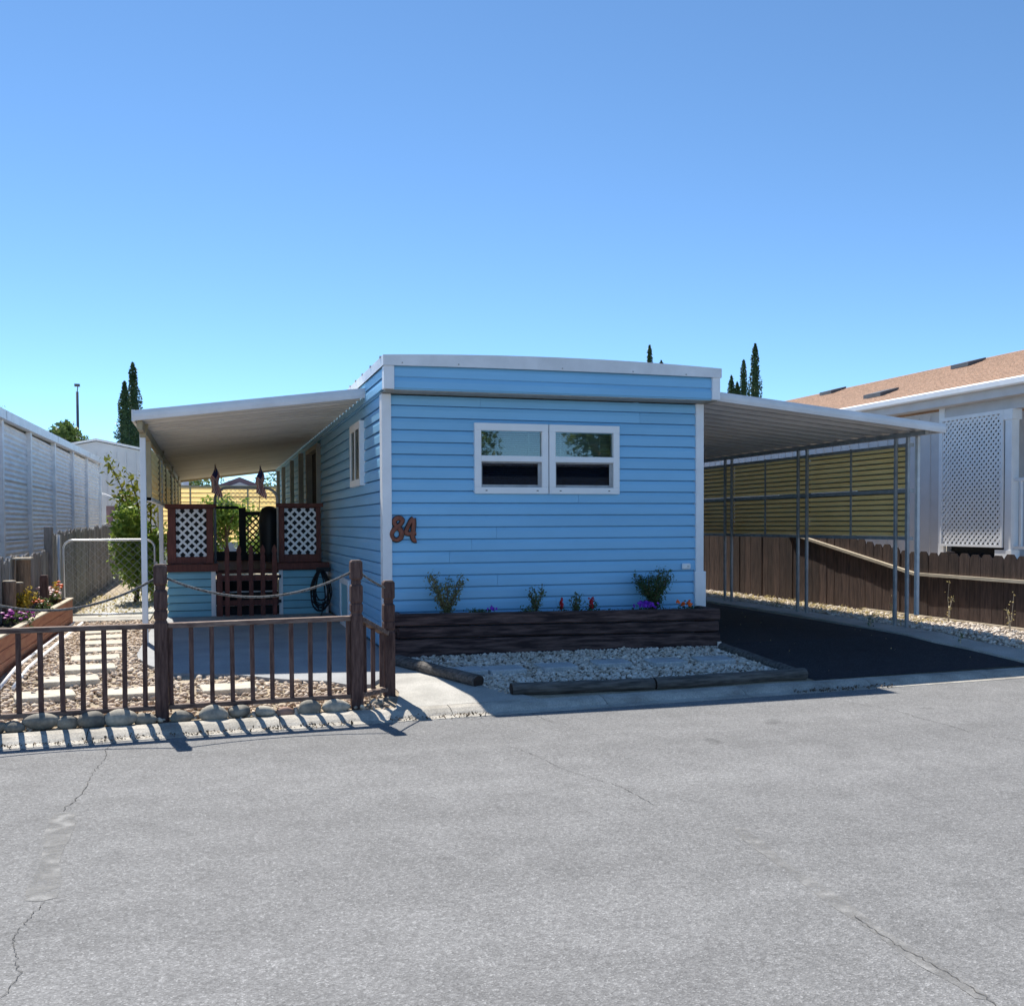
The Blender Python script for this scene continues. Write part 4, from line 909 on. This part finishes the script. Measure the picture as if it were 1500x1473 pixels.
# shed behind it
sh = thing('garden_shed', 'small dark shed with a sloping metal roof behind the grey fence', 'shed', (-2.8, 33.9, .1))
box('wall', 'purple_roof', sh, -3.05, -2.62, 33.8, 34.6, .1, 2.2); b = MB(); b.prism([(-3.15, 2.55), (-2.50, 2.25), (-2.50, 2.30), (-3.15, 2.61)], 'y', 33.6, 34.8).build('roof', 'roofw', sh, fix=True); box('door', 'nwall', sh, -2.85, -2.64, 33.77, 33.795, .1, 2.05)
# metal building
mb = thing('metal_building', 'large plain pale metal building behind the garden', 'building', (-2, 38, .1))
b = MB(); b.prism([(-4.9, .1), (-.9, .1), (-.9, 3.95), (-3.72, 4.52), (-4.9, 4.28)], 'y', 38, 52).build('wall', 'bldg', mb, fix=True)
for i in range(12): box('wall_rib', 'bldg', mb, -4.7 + i * .32, -4.67 + i * .32, 37.97, 37.998, .1, min(4.2, 4.5 - .2 * max(0, i * .32 - 1)) - .05)
MB().add([(-5.0, 37.9, 4.27), (-3.72, 37.9, 4.54), (-.95, 37.9, 3.98), (-.8, 37.9, 3.95), (-.8, 52, 3.95), (-.95, 52, 3.98), (-3.72, 52, 4.54), (-5, 52, 4.27), (-5.0, 37.9, 4.35), (-3.72, 37.9, 4.62), (-.95, 37.9, 4.06), (-.8, 37.9, 4.03), (-.8, 52, 4.03), (-.95, 52, 4.06), (-3.72, 52, 4.62), (-5, 52, 4.35)],
    [(0, 1, 9, 8), (1, 2, 10, 9), (2, 3, 11, 10), (8, 9, 14, 15), (9, 10, 13, 14), (10, 11, 12, 13)]).build('roof', 'roofw', mb, fix=True)
# far gabled house behind the rear screen
gh = thing('gabled_house', 'distant house with a mauve gabled roof seen over the rear screen', 'house', (1.3, 45, .1))
box('wall', 'nwall', gh, -.6, 3.2, 45.2, 52, .1, 2.9); MB().prism([(-.9, 2.80), (3.5, 2.80), (1.3, 3.64)], 'y', 45, 53).build('roof', 'purple_roof', gh, fix=True); MB().prism([(-.2, 2.84), (2.8, 2.84), (1.3, 3.42)], 'y', 44.93, 44.99).build('gable', 'nwall', gh, fix=True)
# lamp pole
lp = thing('light_pole', 'thin tall pole with a small lamp head beyond the pale building', 'pole', (-5.08, 53, .1))
MB().tube([(-6.0, 53, .1), (-6.0, 53, 8.05)], [.09, .06], 8).build('shaft', 'slate', lp, smooth=True); box('lamp_head', 'slate', lp, -6.12, -5.88, 52.9, 53.1, 8.3, 8.42); MB().tube([(-6.0, 53, 8.05), (-5.97, 53, 8.32)], .025, 6).build('bracket', 'slate', lp)
# ================================================================ trees
def cypress(x, y, h, w_, label, group=None, lean=0):
    t = thing('cypress_tree', label, 'tree', (x, y, .1), group); MB().tube([(x, y, .1), (x + lean, y, h * .9)], [w_ * .16, .03], 7).build('trunk', 'stem', t)
    MB().tube([(x, y, .6), (x + lean * .4, y, h * .45), (x + lean * .75, y, h * .78), (x + lean, y, h * .97)], [w_ * .30, w_ * .30, w_ * .22, .03], 9).build('crown_core', 'cyp', t)
    n = 5200; u = rng.uniform(.05, 1, n); rad = w_ * .5 * np.clip((1 - u) * 3.2, 0, 1) ** .6 * (1 + .25 * np.sin(u * 40 + rng.uniform(0, 6)) * rng.uniform(.3, 1, n))
    a = rng.uniform(0, 6.283, n); q = np.sqrt(rng.uniform(.1, 1, n)) * rad
    P = np.stack([x + lean * u + q * np.cos(a), y + q * np.sin(a), .1 + u * (h - .1)], 1)
    leaves('crown', P, w_ * .17, 'cyp', t, aspect=.4); return t
cypress(-3.45, 55, 9.85, 1.0, 'tall narrow cypress with a bent tip behind the patio awning', lean=-.15)
cypress(-3.95, 54, 8.75, 1.0, 'shorter narrow cypress beside the bent tip cypress', lean=.02)
for (x, z, lb) in ((31.85, 14.9, 'thin cypress tip rising behind the roof of the blue home'), (32.8, 13.8, 'cypress tip barely showing behind the roof of the blue home'), (38.7, 12.9, 'shortish cypress behind the carport roof'), (39.2, 12.4, 'shortest cypress of the row behind the carport roof'), (39.75, 14.15, 'second tallest cypress behind the carport roof'), (40.75, 15.45, 'tallest cypress behind the carport roof')):
    cypress(x, 70, z, 1.15 if z < 15 else 1.3, lb)
def tree(label, base, h, crown_c, crown_r, n, ls, m='tree', name='leafy_tree', k=16, tr=.12, cr=.38):
    t = thing(name, label, 'tree', base); b = MB(); top = Vector(crown_c)
    b.tube([base, (base[0] + .05, base[1], base[2] + (crown_c[2] - base[2]) * .5), tuple(top)], [tr, tr * .8, tr * .4], 8)
    for i in range(7):
        a = random.uniform(0, 6.28); s_ = Vector(base).lerp(top, random.uniform(.45, .9)); e = top + Vector((math.cos(a) * crown_r[0] * .7, math.sin(a) * crown_r[1] * .7, random.uniform(-.3, .7) * crown_r[2]))
        b.tube([s_, s_.lerp(e, .5) + Vector((0, 0, .05)), e], [tr * .45, tr * .3, tr * .1], 6)
    b.build('trunk', 'stem', t); leaves('crown', clumpy(n, crown_c, crown_r, k, cr), ls, m, t); return t
tree('round leafy tree showing over the white neighbour roof', (-6.5, 50, .1), 6, (-6.45, 50, 4.9), (1.25, 1.2, 1.4), 3200, .24)
tree('tree top barely showing over the roof edge of the white neighbour home', (-8.7, 50, .1), 7, (-8.75, 50, 6.0), (.8, .8, .9), 1200, .16)
tree('leafy citrus bush behind the chain link gate', (-1.35, 20.6, .1), 2, (-1.28, 20.6, 1.15), (.72, .6, 1.12), 5200, .115, 'leaf', 'citrus_tree', 26, .05, .36)
t_ = thing('citrus_tree', 'arching yellow green citrus branches reaching over the grey fence', 'tree', (-1.1, 21.4, .1)); b = MB(); P = []
for (ex, ez, sx) in ((-1.82, 2.78, .2), (-1.45, 2.5, .25), (-1.62, 2.15, .2), (-1.1, 2.45, .2)):
    path = [(-1.1 + (ex + 1.1) * u ** 1.5, 21.4 - .3 * u, .1 + (ez - .1) * (u ** .85)) for u in np.linspace(0, 1, 9)]; b.tube(path, [.03 - .0028 * k for k in range(9)], 6)
    for k in range(4, 9): P.append(np.array(path[k]) + rng.normal(0, 1, (34, 3)) * np.array([.10, .10, .09]))
b.build('trunk', 'stem', t_); leaves('crown', np.concatenate(P), .125, 'leaf_y', t_)
tree('bright green bush behind the porch seen through the metal arch', (.5, 32.6, .1), 2, (.5, 32.6, 1.55), (1.05, .7, 1.15), 3800, .14, 'leaf', 'garden_bush', 20, .06)
tree('green bush at the foot of the rear screen', (1.75, 33.0, .1), 2, (1.75, 33.0, 1.15), (.8, .6, .9), 2200, .14, 'leaf', 'garden_bush', 16, .06)
tree('dark tree left of the gabled house beyond the rear screen', (-1.2, 58, .1), 5, (-1.2, 58, 3.4), (2.6, 1.5, 1.6), 3600, .2)
tree('dark tree right of the gabled house beyond the rear screen', (4.3, 58, .1), 5, (4.3, 58, 3.9), (2.2, 1.5, 1.7), 3600, .2)
q = np.stack([rng.uniform(-2.2, -1.0, 500), rng.uniform(17.5, 23, 500), rng.uniform(.135, .15, 500)], 1)
tag(leaves('leaf_litter', q, .07, 'straw', None, upb=3), 'dry leaves scattered on the garden path behind the gate', 'leaves', kind='stuff')

# ================================================================ right side: brown fence, weeds, neighbour house
bf = thing('board_fence', 'brown dog eared board fence along the driveway gravel', 'fence', (10.6, 15, .1))
y = 9.5
while y < 25:
    h = 1.13 if y < 13.3 else (1.13 + (y - 13.3) * .14 if y < 16.8 else 1.62); h *= random.uniform(.985, 1.015)
    wd = .212; xo = random.uniform(-.006, .006)
    zb = gz(y) - .03; MB().prism([(y, zb), (y + wd, zb), (y + wd, h - .06), (y + wd - .05, h), (y + .05, h), (y, h - .06)], 'x', 10.60 + xo, 10.62 + xo).build('board', 'brownfence', bf, fix=True); y += .222
MB().bar((10.565, 9.5, .775), (10.565, 13.3, .785), .06, .045).build('rail', 'palewood', bf); MB().bar((10.565, 13.3, .785), (10.565, 17.0, 1.42), .06, .045).build('rail', 'palewood', bf)
box('kick_board', 'palewood', bf, 10.54, 10.585, 10.6, 14.6, .08, .15)
for y in (10.2, 12.6, 15.0, 17.4): box('post', 'brownfence', bf, 10.63, 10.72, y, y + .09, .1, 1.15 if y < 13 else 1.4)
def weed(x, y, h, label, dry=True):
    t = thing('weed', label, 'weed', (x, y, .1)); b = MB(); P = []
    for i in range(4):
        a = random.uniform(0, 6.28); p = [(x, y, .1)]
        for k in range(1, 6): p.append((x + math.cos(a) * .10 * h * (k / 5) ** 1.5 + random.gauss(0, .01), y + math.sin(a) * .10 * h * (k / 5) ** 1.5, .1 + h * random.uniform(.9, 1.05) * k / 5 * (1 if i == 0 else .65)))
        b.tube(p, [.006, .005, .004, .003, .0025, .002], 5); P += p[2:] * 3
    b.build('stalks', 'palewood', t); leaves('leaf_tufts', np.array(P) + rng.normal(0, .02, (len(P), 3)), .03, 'straw' if dry else 'shrub', t)['kind'] = 'stuff'
weed(10.35, 12.3, .62, 'tall dry weed stalk against the brown fence by the white board'); weed(10.35, 11.1, .52, 'forked dry weed against the brown fence nearer the road')
weed(10.3, 10.7, .42, 'short dry weed close to the kick board of the brown fence'); weed(9.9, 12.95, .40, 'thin dry weed beside the front carport posts')
weed(9.42, 15.4, .22, 'tiny weed at the edge of the driveway strip', False); weed(8.95, 12.2, .20, 'low green weed growing in the driveway edge', False); weed(8.85, 10.3, .20, 'low green weed at the driveway end of the strip', False)
dq = np.stack([rng.uniform(6.2, 8.7, 40), rng.uniform(9.5, 15, 40)], 1); dq = np.concatenate([dq, np.array([[gz(y) + .013] for x, y in dq])], 1)
tag(leaves('driveway_litter', dq, .022, 'straw', None, upb=3), 'scattered dry leaves on the dark driveway under the carport', 'leaves', kind='stuff')
q = np.stack([10.05 + rng.normal(0, .22, 1500), rng.uniform(12.2, 19, 1500), rng.uniform(.12, .17, 1500)], 1)
tag(leaves('dry_grass', q, .09, 'straw', None, aspect=.12, upb=.2), 'dry yellow grass tufts on the gravel strip by the brown fence', 'grass', kind='stuff')
lx = np.concatenate([rng.uniform(1.5, 2.4, 130), rng.uniform(5.6, 6.9, 260), rng.uniform(-1.8, 1.2, 330)])
q = np.stack([lx, 8.58 + .045 * lx + rng.normal(.05, .05, len(lx)), RZ + .012 + rng.uniform(0, .012, len(lx))], 1)
tag(leaves('kerb_litter', q, .028, 'stem', None, upb=2), 'dry leaf litter collected along the kerb and gutter', 'leaves', kind='stuff')

nr = thing('tan_roof_house', 'pale sided house with a tan shingle roof beyond the brown fence', 'house', (14, 18, .1))
HX = 12.5
box('wall', 'nwall', nr, HX + .01, HX + .15, 15.1, 30, .3, 3.56); box('rear_wall', 'nwall', nr, HX + .15, 18.3, 14.95, 15.08, .3, 3.6)
y = 15.35
while y < 27: box('siding_batten', 'nwall', nr, HX - .004, HX + .01, y, y + .012, .35, 3.5); y += .30
for y0, y1, z0, z1 in ((16.2, 17.5, 2.62, 2.95), (19.0, 20.4, 2.55, 2.95)): wf = box('window_frame', 'trim', nr, HX - .03, HX + .009, y0, y1, z0 - .9, z1); box('pane', 'glass', wf, HX - .036, HX - .031, y0 + .07, y1 - .07, z0 - .83, z1 - .07)
sl_ = (4.95 - 3.88) / 3.1
def rz(x): return 3.88 + (x - 12.4) * sl_
b = MB(); b.add([(12.2, 9, rz(12.2)), (15.5, 9, rz(15.5)), (15.5, 31, rz(15.5)), (12.2, 31, rz(12.2)), (12.2, 9, rz(12.2) + .035), (15.5, 9, rz(15.5) + .035), (15.5, 31, rz(15.5) + .035), (12.2, 31, rz(12.2) + .035), (18.9, 9, rz(12.2)), (18.9, 31, rz(12.2)), (18.9, 9, rz(12.2) + .035), (18.9, 31, rz(12.2) + .035)],
    [(4, 5, 6, 7), (0, 3, 2, 1), (0, 1, 5, 4), (3, 7, 6, 2), (0, 4, 7, 3), (5, 10, 11, 6), (1, 2, 9, 8), (1, 8, 10, 5), (2, 6, 11, 9), (8, 9, 11, 10)])
ro = b.build('roof', 'shingle', nr, fix=True)
k = 0; x = 12.2
row = None
while x < 15.4:                                             # shingle courses as thin overlapping steps
    if row is None: row = MB().prism([(x, rz(x) + .036), (x + .155, rz(x + .155) + .036), (x, rz(x) + .048)], 'y', 9, 31).build('shingle_course', 'shingle', ro, fix=True)
    else: share(row, ro, (x - 12.2, 0, (x - 12.2) * sl_))
    x += .145
box('gutter', 'trim', nr, 12.08, 12.2, 9, 31, 3.74, 3.86, bevel=.02); box('fascia_board', 'nwall', nr, 12.22, 12.26, 9, 31, 3.60, 3.78); box('soffit', 'nwall', nr, 12.26, 12.5, 9, 31, 3.60, 3.62); box('frieze', 'nwall', nr, HX - .02, HX + .16, 9, 15.08, 3.42, 3.60)
for (x, y, w_) in ((15.2, 22.3, .5), (13.2, 17.7, .55), (15.0, 17.3, .5)):
    v = MB(); z = rz(x) + .05
    v.add([(x - .22, y - w_ / 2, rz(x - .22) + .05), (x + .22, y - w_ / 2, rz(x + .22) + .05), (x + .22, y + w_ / 2, rz(x + .22) + .05), (x - .22, y + w_ / 2, rz(x - .22) + .05), (x - .22, y - w_ / 2, rz(x - .22) + .13), (x + .22, y - w_ / 2, rz(x + .22) + .09), (x + .22, y + w_ / 2, rz(x + .22) + .09), (x - .22, y + w_ / 2, rz(x - .22) + .13)],
          [(0, 3, 2, 1), (4, 5, 6, 7), (0, 1, 5, 4), (1, 2, 6, 5), (2, 3, 7, 6), (3, 0, 4, 7)]); v.build('roof_vent', 'slate', ro, fix=True)
box('corner_board', 'trim', nr, HX - .03, HX + .03, 14.95, 15.09, .9, 3.6); box('porch_floor', 'nwall', nr, HX, 18.3, 9, 14.95, .85, .98); box('porch_skirt', 'nwall', nr, HX + .02, HX + .08, 9, 14.95, .1, .84)
for y in (13.36, 11.6, 9.6): box('porch_post', 'trim', nr, HX - .05, HX + .10, y, y + .15, .98, 3.42, bevel=.005)
box('post_cap', 'trim', nr, HX - .07, HX + .12, 13.33, 13.6, 3.25, 3.42); box('post_base', 'trim', nr, HX - .06, HX + .11, 13.34, 13.7, .98, 1.13)
lt = MB()
for (a, c, d, e) in ((13.53, 15.0, 3.36, 3.42), (13.53, 15.0, 1.17, 1.215), (13.53, 13.575, 1.215, 3.36), (14.955, 15.0, 1.215, 3.36)): lt.box(HX - .075, HX - .04, a, c, d, e)
lo = lt.build('lattice_frame', 'trim', nr); lattice(lo, 13.575, 14.955, 1.215, 3.36, HX - .058, .040, .106, 'trim', ax='y', th=.007)
box('lattice_dark_sheet', 'dark', nr, HX + .12, HX + .14, 13.56, 14.93, .98, 3.3)  # dark sheet added so the lattice holes show the dimness of the porch
for z0 in (1.15, 2.25): box('porch_rail', 'trim', nr, HX, HX + .06, 9, 13.36, z0 - (0 if z0 < 2 else 0), z0 + .05)
for i in range(22): box('porch_baluster', 'trim', nr, HX + .01, HX + .05, 9.75 + i * .165, 9.79 + i * .165, 1.2, 2.25)
box('porch_door', 'dark', nr, HX + 2.0, HX + 3.0, 14.90, 14.945, .98, 3.0)
wc = thing('wind_chime', 'pale wind chime tubes hanging on the porch beside the lattice panel', 'wind chime', (12.6, 13.05, 2.3))
for i in range(5):
    a = i * 1.257; L = (.55, .85, .45, .7, .6)[i]; MB().tube([(12.62 + .05 * math.cos(a), 13.05 + .05 * math.sin(a), 3.0 - L), (12.62 + .05 * math.cos(a), 13.05 + .05 * math.sin(a), 3.0)], .014, 8).build('tube', 'chime', wc, smooth=True)
MB().tube([(12.62, 13.05, 3.0), (12.62, 13.05, 3.03)], .08, 12).build('top_disc', 'stump', wc); MB().tube([(12.62, 13.05, 3.03), (12.62, 13.05, 3.42)], .004, 4).build('cord', 'black', wc); MB().tube([(12.62, 13.05, 2.02), (12.62, 13.05, 2.05)], .06, 10).build('striker', 'black', wc)

# ================================================================ across the street: what the front window mirrors
oh = thing('grey_home', 'blue grey home with white roof across the street, mirrored in the front window', 'mobile home', (10, -13, .1))
box('wall', 'greyhome', oh, 3.0, 20.0, -17.5, -13.0, -.1, 3.7); box('roof', 'roofw', oh, 2.7, 20.3, -17.8, -12.7, 3.71, 4.05, bevel=.05)
for x in (5.0, 9.5, 14.0, 17.5):
    wf = box('window_frame', 'trim', oh, x, x + 1.5, -12.99, -12.95, 1.5, 2.7); box('pane', 'glass', wf, x + .08, x + 1.42, -12.945, -12.94, 1.58, 2.62)
tree('broad tree behind the grey home across the street, mirrored in the front window', (10.5, -24, -.1), 8, (10.5, -24, 6.2), (3.0, 2.6, 3.0), 4200, .35, 'tree', 'leafy_tree', 24, .25)
tree('second tree across the street, mirrored beside the broad tree in the front window', (19.5, -24, -.1), 8, (19.5, -24, 6.0), (2.6, 2.4, 2.9), 3600, .35, 'tree', 'leafy_tree', 24, .25)
